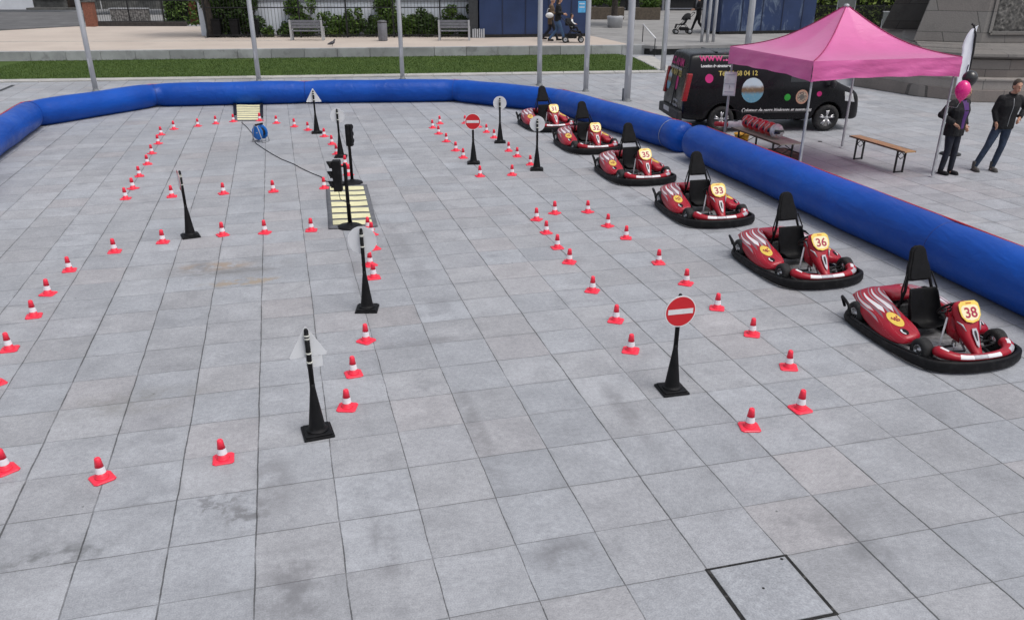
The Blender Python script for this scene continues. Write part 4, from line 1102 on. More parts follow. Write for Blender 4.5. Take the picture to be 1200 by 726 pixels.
# decals laid against the near side / rear of the body by projection
def side_xz(u, v):                     # photo point -> local x,z on the near side plane
    r = _ray(u, v); o = Vector((0, 0, CAM_H)); n = Vector((math.sin(VA)*-1, math.cos(VA), 0)); t_ = (vo-o+n*0.02).dot(n)/r.dot(n)
    p = o+r*t_-vo; return (p.x*math.cos(VA)+p.y*math.sin(VA), p.z)
def rear_yz(u, v):
    r = _ray(u, v); o = Vector((0, 0, CAM_H)); n = Vector((math.cos(VA), math.sin(VA), 0)); t_ = (vo+n*XR-o).dot(n)/r.dot(n)
    p = o+r*t_-vo; return (-p.x*math.sin(VA)+p.y*math.cos(VA), p.z)
def drape(o, d, off=0.004):
    for vt in o.data.vertices:
        if abs(d[0]) > .5: vt.co.y = min(WID-.16, max(.14, vt.co.y))
        h = vbb.ray_cast(vt.co-Vector(d)*1.0, Vector(d), 2.5)
        if h[0]: vt.co = h[0]-Vector(d)*off
def side_text(s, u, v, hpx, m, bold=0.0, sx=1.0, nm='lettering', shear=0.0, off=0.012):
    x, z = side_xz(u, v); _, z2 = side_xz(u, v-hpx)
    o = text(nm, s, (z2-z)*1.25, m, van, frame((x, -0.2, z+(z2-z)*.5), (1, 0, 0), (0, 0, 1)), 'LEFT', 0.0, bold, sx, shear); drape(o, (0, 1, 0), off); return o
def side_disc(u, v, rpx, rpy, m, nm='decal_dot', off=0.004, n=24):
    x, z = side_xz(u, v); x1, _ = side_xz(u+rpx, v); _, z1 = side_xz(u, v-rpy); rx_, rz_ = abs(x1-x), abs(z1-z)
    vs = [(x, -.2, z)]+[(x+rx_*f*math.cos(2*PI*k/n), -.2, z+rz_*f*math.sin(2*PI*k/n)) for f in (.5, 1) for k in range(n)]
    fs = [(0, 1+k, 1+(k+1) % n) for k in range(n)]+[(1+k, 1+n+k, 1+n+(k+1) % n, 1+(k+1) % n) for k in range(n)]
    g = MB(); g.add(vs, fs); o = g.build(nm, m, van); drape(o, (0, 1, 0), off); return o, (x, z, rx_, rz_)
def photo_mat(nm, x, z, rx_, rz_, kind):
    m = bpy.data.materials.new(nm); m.use_nodes = True; nt = m.node_tree; p = nt.nodes['Principled BSDF']
    tc = node(nt, 'ShaderNodeTexCoord').outputs['Object']; sp = node(nt, 'ShaderNodeSeparateXYZ'); nt.links.new(tc, sp.inputs[0])
    Z = math_n(nt, 'DIVIDE', math_n(nt, 'SUBTRACT', sp.outputs[2], z), rz_)
    nz = noise(nt, tc, 9, 5, .7); n2 = noise(nt, tc, 26, 4, .7)
    if kind == 'park':
        c = mixc(nt, ramp(nt, math_n(nt, 'ADD', Z, math_n(nt, 'MULTIPLY', nz, .3)), .25, .6), (0.16, 0.10, 0.06), (0.42, 0.50, 0.58))
        c = mixc(nt, ramp(nt, math_n(nt, 'ADD', Z, math_n(nt, 'MULTIPLY', n2, .4)), -.15, .15), (0.12, 0.30, 0.42), c)
        c = mixc(nt, ramp(nt, n2, .55, .7, 0, .6), c, (0.55, 0.5, 0.35))
    else:
        d = node(nt, 'ShaderNodeVectorMath'); d.operation = 'DISTANCE'; nt.links.new(tc, d.inputs[0]); d.inputs[1].default_value = (x, 0.02, z)
        c = mixc(nt, ramp(nt, d.outputs['Value'], rz_*.7, rz_*.8), mixc(nt, ramp(nt, n2, .4, .6), (0.10, 0.05, 0.05), (0.42, 0.36, 0.28)), (0.45, 0.25, 0.18))
        c = mixc(nt, ramp(nt, d.outputs['Value'], rz_*.35, rz_*.4), (0.12, 0.11, 0.10), c)
    nt.links.new(c, p.inputs['Base Color']); p.inputs['Roughness'].default_value = .4
    return m
side_text('www.LC', 822, 73.5, 9.5, M_pinkd, 0.005, 1.15, 'web_lettering')
side_text('Location de structures', 823, 80, 3.6, M_decw, 0.004, 0.92, 'small_lettering')
side_text('Tél 06 68 04 12', 843, 90, 6.2, M_decy, 0.003, 1.0, 'phone_lettering')
side_text('Créateur de parcs itinérants et aventures', 868, 132, 5.2, M_decw, 0.003, 0.80, 'slogan_lettering', 0.2)
side_disc(832, 92.5, 4.8, 5.2, M_pinkd); side_disc(922.5, 114, 3.6, 4.0, M_decg); side_disc(960, 110, 3.0, 3.0, M_pinkd)
o, q_ = side_disc(882, 106, 13, 14.5, M_decw, 'round_picture'); o.data.materials[0] = photo_mat('picture_park', *q_, 'park')
o, q_ = side_disc(939.5, 113.5, 7.2, 8.4, M_decw, 'round_picture'); o.data.materials[0] = photo_mat('picture_wheel', *q_, 'wheel')
def rear_text(s, y, z, h, m, bold, sx, nm):        # y counts from the far edge towards the near edge
    o = text(nm, s, h, m, van, frame((XR-.4, WID-y, z), (0, -1, 0), (0, 0, 1)), 'LEFT', 0.0, bold, sx); drape(o, (1, 0, 0), .010); return o
rear_text('LC ANIM', .22, 1.60, .24, M_pinkd, 0.008, 1.15, 'web_lettering')
rear_text('Location de structures', .20, 1.455, .10, M_decw, 0.002, 1.12, 'small_lettering')
rear_text('À NANTES', .34, 1.34, .20, M_decy, 0.005, 1.0, 'city_lettering')
rear_text('animations', .95, .72, .09, M_decw, 0.001, 1.1, 'small_lettering')
rear_text('structures gonflables', .70, .60, .09, M_decw, 0.001, .9, 'small_lettering')
rear_text('parcs et aventures', .70, .49, .09, M_decw, 0.001, .9, 'small_lettering')
def rear_disc2(y, z, ry_, rz_, m, nm, n=20):
    y = WID-y; vs = [(XR-.4, y, z)]+[(XR-.4, y+ry_*math.cos(2*PI*k/n), z+rz_*math.sin(2*PI*k/n)) for k in range(n)]
    g = MB(); g.add(vs, [(0, 1+k, 1+(k+1) % n) for k in range(n)]); o = g.build(nm, m, van); drape(o, (1, 0, 0), .008); return o
rear_disc2(1.02, 1.12, .13, .17, M_pinkd, 'decal_dot')
rear_disc2(.34, 1.12, .17, .24, photo_mat('picture_rear', 0, 1.12, .2, .25, 'park'), 'round_picture')
# tail lamps, rear bumper, plate, door gap, roof ribs, mirror, head lamp, glass
for yy in (-.008, WID-.135):
    g = MB(); g.loft([[(XR-.022+.155*max(0, z-.75), yy, z), (XR+.10+.155*max(0, z-.75), yy, z), (XR+.10+.155*max(0, z-.75), yy+.143, z), (XR-.022+.155*max(0, z-.75), yy+.143, z)] for z in (.78, .98, 1.20, 1.42)])
    g.build('tail_lamp', M_tail, van, bevel=.015)
g = MB(); g.box((XR-.03, WID/2, .42), (.14, WID*.96, .24)); g.build('rear_bumper', M_trim, van, bevel=.03)
g = MB(); g.box((XR-.108, WID/2+.12, .47), (.012, .50, .11)); pl_ = g.build('number_plate', mat('plate_white', (.45, .45, .45), .5), van)
g = MB(); g.box((XR+.055, WID/2, 1.05), (.03, .012, 1.25), ry=R(8.5)); g.build('door_gap', M_trim, van)
for xx in (-2.9, -1.9, -1.0):
    g = MB().box((xx, WID/2, HT+.0), (.06, WID*.64, .03)); g.build('roof_rib', M_van, van, bevel=.01)
g = MB().path([(-3.3, .26, HT-.045), (-2, .25, HT-.04), (-.9, .26, HT-.065)], .014, 6); g.path([(-3.3, WID-.26, HT-.045), (-2, WID-.25, HT-.04), (-.9, WID-.26, HT-.065)], .014, 6); g.build('roof_gutter', M_trim, van)
g = MB(); g.box((-1.36, .0, .50), (1.70, .03, .05)); g.build('sill_strip', M_trim, van, bevel=.01)
g = MB(); g.ball((-.05, -.16, 1.18), (.07, .10, .12)); g.tube((-.05, -.08, 1.13), (-.05, .06, 1.10), .025); g.build('door_mirror', M_trim, van)
def quad_side(P_, m, nm, off=.004, n=5):
    vs = []
    for i in range(n+1):
        for k in range(n+1):
            a = Vector(P_[0]).lerp(Vector(P_[1]), i/n); b = Vector(P_[3]).lerp(Vector(P_[2]), i/n); q = a.lerp(b, k/n); vs.append((q.x, -.3, q.y))
    fs = [(i*(n+1)+k, (i+1)*(n+1)+k, (i+1)*(n+1)+k+1, i*(n+1)+k+1) for i in range(n) for k in range(n)]
    g = MB(); g.smooth = True; g.add(vs, fs); o = g.build(nm, m, van); drape(o, (0, 1, 0), off); return o
quad_side([(-1.05, 1.20), (-.30, 1.20), (-.55, 1.62), (-1.0, 1.66)], M_glassd, 'door_window')
quad_side([(.42, .74), (.70, .70), (.62, .90), (.38, .96)], mat('headlamp', (.55, .56, .58), .1, .3, coat=.6), 'headlamp')
g = MB()
vs = []
for i in range(7):
    for k in range(7):
        y = .22+(WID-.44)*i/6; f = k/6; vs.append((.08-.62*f, y, 2.4))
g.smooth = True; g.add(vs, [(i*7+k, (i+1)*7+k, (i+1)*7+k+1, i*7+k+1) for i in range(6) for k in range(6)])
ws = g.build('windscreen', M_glassd, van)
for vt in ws.data.vertices:
    h_ = vbb.ray_cast(vt.co, Vector((0, 0, -1)), 3)
    if h_[0]: vt.co = h_[0]+h_[1]*.004
MB().box((.86, WID/2, .42), (.12, WID*.7, .2)).build('front_bumper', M_trim, van, bevel=.03)

# ------------------------------------------------------------------ pink tent
def pink_mat():
    m = bpy.data.materials.new('pink_canvas'); m.use_nodes = True; nt = m.node_tree; p = nt.nodes['Principled BSDF']; L = nt.links
    tc = node(nt, 'ShaderNodeTexCoord').outputs['Object']
    c = mixc(nt, ramp(nt, noise(nt, tc, 1.2, 4), .3, .7), (0.70, 0.09, 0.35), (0.78, 0.115, 0.41))
    L.new(c, p.inputs['Base Color']); p.inputs['Roughness'].default_value = .5; p.inputs['Specular IOR Level'].default_value = 1.0; p.inputs['Coat Weight'].default_value = .5; p.inputs['Coat Roughness'].default_value = .45; p.inputs['Sheen Weight'].default_value = .6; p.inputs['Sheen Roughness'].default_value = .4
    b = node(nt, 'ShaderNodeBump'); b.inputs['Strength'].default_value = .5; b.inputs['Distance'].default_value = .04
    mp = node(nt, 'ShaderNodeMapping'); mp.inputs['Scale'].default_value = (1, 1, 3); L.new(tc, mp.inputs[0])
    L.new(noise(nt, mp.outputs[0], 2.2, 4, .5, .8), b.inputs['Height']); L.new(b.outputs[0], p.inputs['Normal'])
    tr = node(nt, 'ShaderNodeBsdfTranslucent'); L.new(c, tr.inputs[0]); mx = node(nt, 'ShaderNodeMixShader'); mx.inputs[0].default_value = .22
    L.new(p.outputs[0], mx.inputs[1]); L.new(tr.outputs[0], mx.inputs[2]); L.new(mx.outputs[0], nt.nodes['Material Output'].inputs[0])
    return m
M_pink = pink_mat()
ZV = 2.25
ca, cb, cc_ = G(856, 54, ZV), G(959, 73, ZV), G(1130, 68, ZV)
tc_ = (ca+cc_)/2; ex = (cc_-cb).normalized(); ez = Vector((0, 0, 1)); ey = Vector((-ex.y, ex.x, 0))
TS = 1.56                                         # half side
tent = thing('canopy_tent', 'pink pop-up canopy tent with pitched roof, at the right in front of the van', 'tent', (tc_.x, tc_.y, 0), math.atan2(ex.y, ex.x))
apex = 3.12
A_ = AT(995, 6, tc_.y); apex = A_.z
print('tent', tc_, apex, ca, cb, cc_)
n = 20
def roof_z(s, r):                                  # s along the side -1..1, r 0 apex .. 1 eave
    z = ZV+(apex-ZV)*(1-r)
    sag = -.17*math.sin(PI*min(1, r))*(1.0) - .05*(1-abs(s))*math.sin(PI*r)
    return z+sag*1.05
roof_vs, roof_fs = [], []
g = MB(); g.smooth = True
for side_ in range(4):
    g.M = Matrix.Rotation(side_*PI/2, 4, 'Z'); vs, fs = [], []
    for i in range(n+1):
        r = .02+.98*i/n
        for k in range(n+1):
            s = -1+2*k/n; vs.append((s*TS*r, -TS*r, roof_z(s, r)))
    for i in range(n):
        for k in range(n): q = i*(n+1)+k; fs.append((q, q+1, q+n+2, q+n+1))
    g.add(vs, fs)
g.M = Matrix.Identity(4)
rf = g.build('roof', M_pink, tent)
bm = bmesh.new(); bm.from_mesh(rf.data); bmesh.ops.remove_doubles(bm, verts=bm.verts, dist=.002); bmesh.ops.recalc_face_normals(bm, faces=bm.faces); bm.to_mesh(rf.data); bm.free()
for p_ in rf.data.polygons: p_.use_smooth = True
g = MB(); g.smooth = True
m_ = 48
for side_ in range(4):
    g.M = Matrix.Rotation(side_*PI/2, 4, 'Z'); vs, fs = [], []
    for k in range(m_+1):
        s = -1+2*k/m_
        for j in range(8):
            f = j/7; wv = .025*f*math.sin(s*5.0+side_)*(1-s*s)+.012*math.sin(s*13+j*.7+side_*2)*f+.006*math.sin(j*2.1+s*3)
            zz = ZV+.004-f*(.30+.045*abs(s)**3)-.01*abs(math.sin(s*7))*f
            vs.append((s*(TS+.006), -TS-.006-wv*.9-.02*f, zz))
    for k in range(m_):
        for j in range(7): q = k*8+j; fs.append((q, q+8, q+9, q+1))
    g.add(vs, fs)
g.M = Matrix.Identity(4); g.build('valance', M_pink, tent)
g = MB()
for sx_ in (-1, 1):
    for sy_ in (-1, 1): g.path([(sx_*TS*r, sy_*TS*r, roof_z(1, r)+.006) for r in [.02+.98*k/14 for k in range(15)]], .010, 6)
g.build('ridge_seam', mat('pink_seam', (.30, .012, .09), .6), tent)
MB().lathe([(.05, 0), (.055, .03), (.04, .06), (.01, .065)], 14, (0, 0, roof_z(0, .02)-.01)).build('apex_cap', M_pale, tent)
for sx_ in (-1, 1):
    for sy_ in (-1, 1):
        g = MB(); x, y = sx_*(TS-.05), sy_*(TS-.05)
        g.box((x, y, 1.13), (.032, .032, 2.2)).box((x, y, .70), (.042, .042, 1.30)); g.build('leg', M_steel, tent, bevel=.004)
        g = MB(); g.box((x, y, .006), (.09, .09, .012)); g.build('foot_plate', M_steel, tent)
g = MB()
for k in range(4):
    a_, b_ = [(-1, -1), (1, -1), (1, 1), (-1, 1)][k], [(-1, -1), (1, -1), (1, 1), (-1, 1)][(k+1) % 4]
    for (f0, z0, f1, z1) in ((0, 2.15, .25, 1.95), (0, 1.95, .25, 2.15), (.25, 2.15, .5, 1.95), (.25, 1.95, .5, 2.15), (.5, 2.15, .75, 1.95), (.5, 1.95, .75, 2.15), (.75, 2.15, 1, 1.95), (.75, 1.95, 1, 2.15)):
        q = lambda f: ((a_[0]+(b_[0]-a_[0])*f)*(TS-.07), (a_[1]+(b_[1]-a_[1])*f)*(TS-.07))
        g.tube((*q(f0), z0), (*q(f1), z1), .011, seg=6)
g.build('scissor_truss', M_steel, tent)
TM = Matrix.Translation(tent.location) @ Matrix.Rotation(math.atan2(ex.y, ex.x), 4, 'Z')
# paper notice taped to the left leg
lg = TM @ Vector((-(TS-.05), TS-.05, 0))
nt_ = thing('paper_notice', 'white paper notice taped round the left leg of the tent', 'notice', (lg.x, lg.y, 0), -.25)
g = MB(); vs = []
z0, z1 = AT(855, 112, lg.y).z, AT(855, 84, lg.y).z
for i in range(9):
    for k in range(7): vs.append((-.13+.26*k/6, -.03-.02*math.cos(i*1.1)-.02*abs(k-3)/3, z0+(z1-z0)*i/8))
g.smooth = True; g.add(vs, [(i*7+k, i*7+k+1, (i+1)*7+k+1, (i+1)*7+k) for i in range(8) for k in range(6)]); so = g.build('paper_sheet', M_white, nt_)
q = so.modifiers.new('s', 'SOLIDIFY'); q.thickness = .002
for zz in (z0+.08, (z0+z1)/2, z1-.06): MB().box((0, -.056, zz), (.20, .004, .012)).build('printed_line', mat('print_grey', (.35, .37, .45), .6), nt_)

# ------------------------------------------------------------------ table with helmets, bench
M_tabtop = mat('table_top', (0.34, 0.30, 0.25), .6, var=.12, scale=3, dirt=((.2, .17, .14), 5, .5))
M_benchw = mat('bench_wood', (0.50, 0.29, 0.13), .5, var=.12, scale=4, dirt=((.35, .2, .1), 7, .4))
M_edge = mat('dark_edge', (0.10, 0.06, 0.035), .6)
def trestle(t, L_, W_, H_, m, inset=.28, th=.025):
    MB().box((0, 0, H_-th/2), (L_, W_, th)).build('top', m, t, bevel=.004)
    g = MB()
    for s in (-1, 1): g.box((0, s*(W_/2+.004), H_-th/2-.002), (L_, .008, th+.006))
    g.build('edge_strip', M_edge, t)
    for s in (-1, 1):
        x = s*(L_/2-inset); g = MB(); hw = W_/2-.03; zt = H_-th-.01
        for y in (-1, 1): g.box((x, y*hw, zt/2), (.03, .03, zt))
        g.box((x, 0, zt-.01), (.03, hw*2, .02)).box((x, 0, .02), (.025, hw*2, .02))
        g.tube((x, -hw, zt*.72), (x, 0, zt-.02), .009).tube((x, hw, zt*.72), (x, 0, zt-.02), .009)
        g.path([(x, -hw, zt*.80), (x, 0, zt*.62), (x, hw, zt*.80)], .008, 6)
        g.tube((x, 0, zt-.03), (x-s*.32, 0, zt+.0), .009)
        g.build('leg_frame', M_dark, t)
ZT_ = .62
la, lb, lc = G(857.5, 149, ZT_), G(914, 169, ZT_), G(943, 167.5, ZT_)
lb2 = (lb+lc)/2; ldir = (lb-la); ang = math.atan2(ldir.y, ldir.x); n_ = Vector((-math.sin(ang), math.cos(ang), 0)); W_ = .50
ctr_ = (la+lb)/2+n_*W_/2
table = thing('folding_table', 'narrow folding table carrying red helmets in front of the van', 'table', (ctr_.x, ctr_.y, 0), ang)
trestle(table, ldir.length, W_, ZT_, M_tabtop)
M_helm = mat('helmet_red', (0.55, 0.012, 0.018), .25, var=.08, coat=.5)
M_visor = mat('visor_smoke', (0.015, 0.015, 0.018), .1, coat=.5)
def make_helmet():
    t = thing('crash_helmet', 'x', 'helmet', (0, 0, 0), 0, 'crash helmets lined up on the folding table')
    g = MB(); rings = []
    for k in range(12):
        a = -PI*.42+PI*.92*k/11; q = math.cos(a); z = .135+.125*math.sin(a)
        rr_ = []
        for i in range(20):
            b = 2*PI*i/20; x = (.15*math.cos(b)+(.025 if math.cos(b) > 0 and a < 0 else 0)*math.cos(b))*q; y = .115*math.sin(b)*q
            rr_.append((x, y, z))
        rings.append(rr_)
    g.smooth = True; g.loft(rings); g.build('shell', M_helm, t, subd=1)
    g = MB(); vs = []
    for k in range(5):
        a = -.25+.55*k/4
        for i in range(13):
            b = -1.15+2.3*i/12; q = math.cos(a); vs.append((.163*math.cos(b)*q+.003, .125*math.sin(b)*q, .135+.133*math.sin(a)))
    g.smooth = True; g.add(vs, [(k*13+i, k*13+i+1, (k+1)*13+i+1, (k+1)*13+i) for k in range(4) for i in range(12)]); g.build('visor', M_visor, t)
    for s in (-1, 1):
        g = MB(); vs = []
        for i in range(9):
            f = i/8; a = .9-1.2*f; b = 1.0+.9*f
            for dd in (0, 1):
                aa = a+(.20-.1*f)*(dd-.5); q = math.cos(aa); bb = b
                vs.append((.154*math.cos(bb)*q, s*.119*math.sin(bb)*q, .135+.129*math.sin(aa)))
        g.smooth = True; g.add(vs, [(i*2, i*2+1, i*2+3, i*2+2) for i in range(8)]); g.build('white_flash', M_dwhite, t)
    return t
hl = make_helmet(); hl.scale = (1.0, 1.12, 1.15)
hlab = ['leftmost red helmet on the table, by the tent leg', 'second red helmet from the left on the table', 'third red helmet from the left on the table', 'fourth red helmet from the left on the table', 'red helmet with dark and orange marks, fifth from the left', 'silver white helmet with visor at the right end of the row']
hp = [(868, 145), (876.5, 148), (884.5, 151), (893, 154), (902, 157), (912, 160.5)]
for i, ((u, v), lab) in enumerate(zip(hp, hlab)):
    f = (G(u, v+2, ZT_)-ctr_); along = f.x*math.cos(ang)+f.y*math.sin(ang)
    p = ctr_+Vector((math.cos(ang), math.sin(ang), 0))*(-.70+i*.232)-n_*.04; loc = (p.x, p.y, ZT_)
    rz = ang-PI/2+PI*.5+(.25 if i % 2 else .1)
    if i == 0: hl.location = loc; hl.rotation_euler = (0, 0, rz); hl['label'] = lab; last = hl
    else: last = dup(hl, loc, rz, lab)
    if i == 5:
        for c in last.children:
            if c.name.startswith('shell'): c.data = c.data.copy(); c.data.materials[0] = mat('helmet_silver', (.55, .53, .52), .3, var=.3, scale=12, coat=.4, dirt=((.5, .15, .05), 9, .9))
    if i == 4:
        for c in last.children:
            if c.name.startswith('shell'): c.data = c.data.copy(); c.data.materials[0] = mat('helmet_mixed', (.5, .04, .02), .3, var=.3, scale=12, coat=.4, dirt=((.05, .04, .06), 7, 1.0))
pb = G(868, 168, 0.0)
t = thing('yellow_basket', 'yellow plastic basket on the ground under the folding table', 'basket', (G(869, 163.5, .14).x, G(869, 163.5, .14).y, 0), ang)
M_bask = mat('basket_yellow', (.62, .33, .02), .5, var=.1)
g = MB(); g.lathe([(.13, .01), (.16, .20), (.175, .26), (.185, .26), (.185, .28), (.165, .28), (.148, .2), (.12, .02)], 20); g.build('tub', M_bask, t)
MB().lathe([(.14, .20), (.05, .25), (.01, .26)], 14).build('contents', mat('basket_content', (.5, .25, .03), .8, var=.5, scale=20, bump=.5), t)
t = thing('storage_crate', 'dark crate under the right half of the folding table', 'crate', (ctr_.x+.28*math.cos(ang)+.35, ctr_.y+.28*math.sin(ang)+.2, 0), ang)
g = MB(); L_, W2, H2 = .62, .40, .30
g.box((0, 0, .01), (L_, W2, .02)).box((0, W2/2, H2/2), (L_, .018, H2)).box((0, -W2/2, H2/2), (L_, .018, H2)).box((L_/2, 0, H2/2), (.018, W2, H2)).box((-L_/2, 0, H2/2), (.018, W2, H2)); g.build('box', mat('crate_dark', (.05, .012, .014), .6, var=.3), t, bevel=.006)
MB().box((0, 0, H2*.8), (L_-.04, W2-.04, .1)).build('contents', mat('crate_stuff', (.12, .09, .06), .9, var=.6, scale=12, bump=.6), t, bevel=.02)
# bench
ZB = .47
ba, bb_ = G(996, 159, ZB), G(1056, 176.5, ZB)
bd = bb_-ba; ang2 = math.atan2(bd.y, bd.x); n2_ = Vector((-math.sin(ang2), math.cos(ang2), 0))
bc = (ba+bb_)/2+n2_*.13+bd*.03
bench = thing('beer_bench', 'folding wooden bench with dark legs right of the tent leg', 'bench', (bc.x, bc.y, 0), ang2)
trestle(bench, bd.length*1.08, .25, ZB, M_benchw, .24)
print('bench', bd.length, 'table', ldir.length, la, lb)

# balloons and feather flag at the front right tent leg
lg = TM @ Vector((TS-.05, -(TS-.05), 0))
def balloon(u, v, Y, rx_, rz_, m, label, nm='balloon'):
    c = AT(u, v, Y); t = thing(nm, label, 'balloon', c, 0, 'balloons tied to the tent leg')
    g = MB(); g.lathe([(.012, -rz_-.03), (.006, -rz_-.012), (rx_*.25, -rz_*.93), (rx_*.62, -rz_*.68), (rx_*.9, -rz_*.28), (rx_, .08*rz_), (rx_*.93, .42*rz_), (rx_*.70, .74*rz_), (rx_*.36, .94*rz_), (.01, rz_)], 24); g.build('skin', m, t)
    MB().path([(0, 0, -rz_-.02), (-.03, .02, -rz_-.12), (lg.x-c.x, lg.y-c.y-.02, -rz_-.16)], .003, 5).build('string', M_white, t)
balloon(1128, 106.5, 15.95, .135, .185, mat('balloon_pink', (.75, .012, .22), .25, var=.04, coat=.4), 'shiny pink balloon tied to the right tent leg')
balloon(1136.5, 92.5, 16.15, .135, .15, mat('balloon_black', (.010, .010, .012), .3, coat=.4), 'black balloon behind the pink one')
YF = 18.6
fb = AT(1131.5, 112, YF); ft = AT(1142, 30, YF)
t = thing('feather_flag', 'tall white feather flag with dark edge beyond the tent corner', 'flag', (ft.x-.06, YF, 0))
zt = ft.z; zb = AT(1131, 90, YF).z-.25
g = MB(); k_ = 18; vs = []; W3 = .25
out_ = []
for i in range(k_+1):
    f = i/k_; z = zb+(zt-zb)*f; wd = W3*(1 if f < .62 else math.sqrt(max(0, 1-((f-.62)/.38)**2)))*(.75+.25*f if f < .62 else 1)
    out_.append((z, wd))
vs = []
for z, wd in out_:
    for j in range(5): vs.append((.14-wd*j/4, .02*math.sin(j*1.2+z*3), z))
g.smooth = True; g.mi = 0; g.add(vs, [(i*5+j, i*5+j+1, (i+1)*5+j+1, (i+1)*5+j) for i in range(k_) for j in range(4)]); fo = g.build('cloth', mat('flag_white', (.82, .84, .90), .6, var=.02), t); q = fo.modifiers.new('s', 'SOLIDIFY'); q.thickness = .003
MB().path([(.16, 0, .0), (.16, 0, zb+(zt-zb)*.6), (.13, 0, zb+(zt-zb)*.85), (.05, 0, zt+.0), (.0, 0, zt+.03)], .022, 8).build('pole', M_dark, t)
vs = []
g = MB(); g.smooth = True
for z, wd in out_[:8]:
    vs += [(.15, -.008, z), (.15-wd*.35*(1-(z-zb)/(zt-zb)), -.008, z)]
g.add(vs, [(i*2, i*2+1, i*2+3, i*2+2) for i in range(7)]); g.build('dark_print', mat('flag_navy', (.02, .01, .06), .6), t)
MB().lathe([(.22, 0), (.22, .03), (.05, .05), (.03, .15)], 16, (.16, 0, 0)).build('flag_base', M_dark, t)

# ------------------------------------------------------------------ flagpoles
M_slatd = mat('collar_grey', (.16, .17, .18), .6)
M_pole = mat('pole_aluminium', (0.50, 0.51, 0.54), .4, .35, var=.06, scale=2, dirt=((.35, .35, .36), 3, .3))
def flagpole(u, v, r, label, top=8.5, z=0.0):
    p = G(u, v, z); t = thing('flagpole', label, 'flagpole', p, 0, 'tall pale flagpoles round the square')
    MB().lathe([(r, 0), (r*.97, 2), (r*.75, top), (r*.5, top+.05)], 20).build('shaft', M_pole, t)
    MB().lathe([(r+.04, 0), (r+.04, .02), (r+.008, .025), (r+.006, .08), (r, .085)], 20).build('foot_collar', M_slatd, t)
    MB().box((0, -r-.006, .9), (.06, .012, .28)).build('hatch', M_pole, t, bevel=.004)
    return t
flagpole(112.5, 107, .085, 'leftmost flagpole, in front of the lawn left of the barrier bend')
flagpole(303.5, 95.5, .085, 'flagpole in front of the ivy fence, left of the first park bench')
flagpole(471.8, 92.5, .08, 'flagpole between the litter bin and the right park bench')
flagpole(632, 100, .085, 'flagpole just left of the walking couple')
bp = flagpole(686.3, 107, .085, 'flagpole carrying the small light blue plate')
flagpole(734.5, 118.5, .105, 'thick flagpole left of the van with the short stub at its foot')
flagpole(776.5, 84, .10, 'flagpole just behind the rear of the van')
flagpole(821, 60, .075, 'left one of the three close flagpoles behind the van')
flagpole(827.5, 60.5, .075, 'middle one of the three close flagpoles behind the van')
flagpole(834.5, 60, .075, 'right one of the three close flagpoles behind the van')
flagpole(875, 64, .15, 'thickest flagpole, just left of the pink tent roof')
p = G(730.5, 117.5); t = thing('bollard_stub', 'short dark stub post beside the thick flagpole', 'post', p)
MB().lathe([(.05, 0), (.05, .34), (.04, .36)], 14).build('stub', mat('stub_grey', (.16, .17, .19), .6), t)
q = AT(686, 8, bp.location.y)
t = thing('blue_plate', 'small light blue plate fixed high on a flagpole', 'plate', (q.x-.12, bp.location.y-.11, q.z))
MB().box((0, 0, 0), (.24, .012, .34)).build('panel', mat('plate_sky', (.10, .42, .72), .4), t, bevel=.003)
MB().box((0, -.008, .09), (.17, .002, .03)).build('print_line', M_white, t); MB().box((0, -.008, -.01), (.17, .002, .03)).build('print_line', M_white, t)

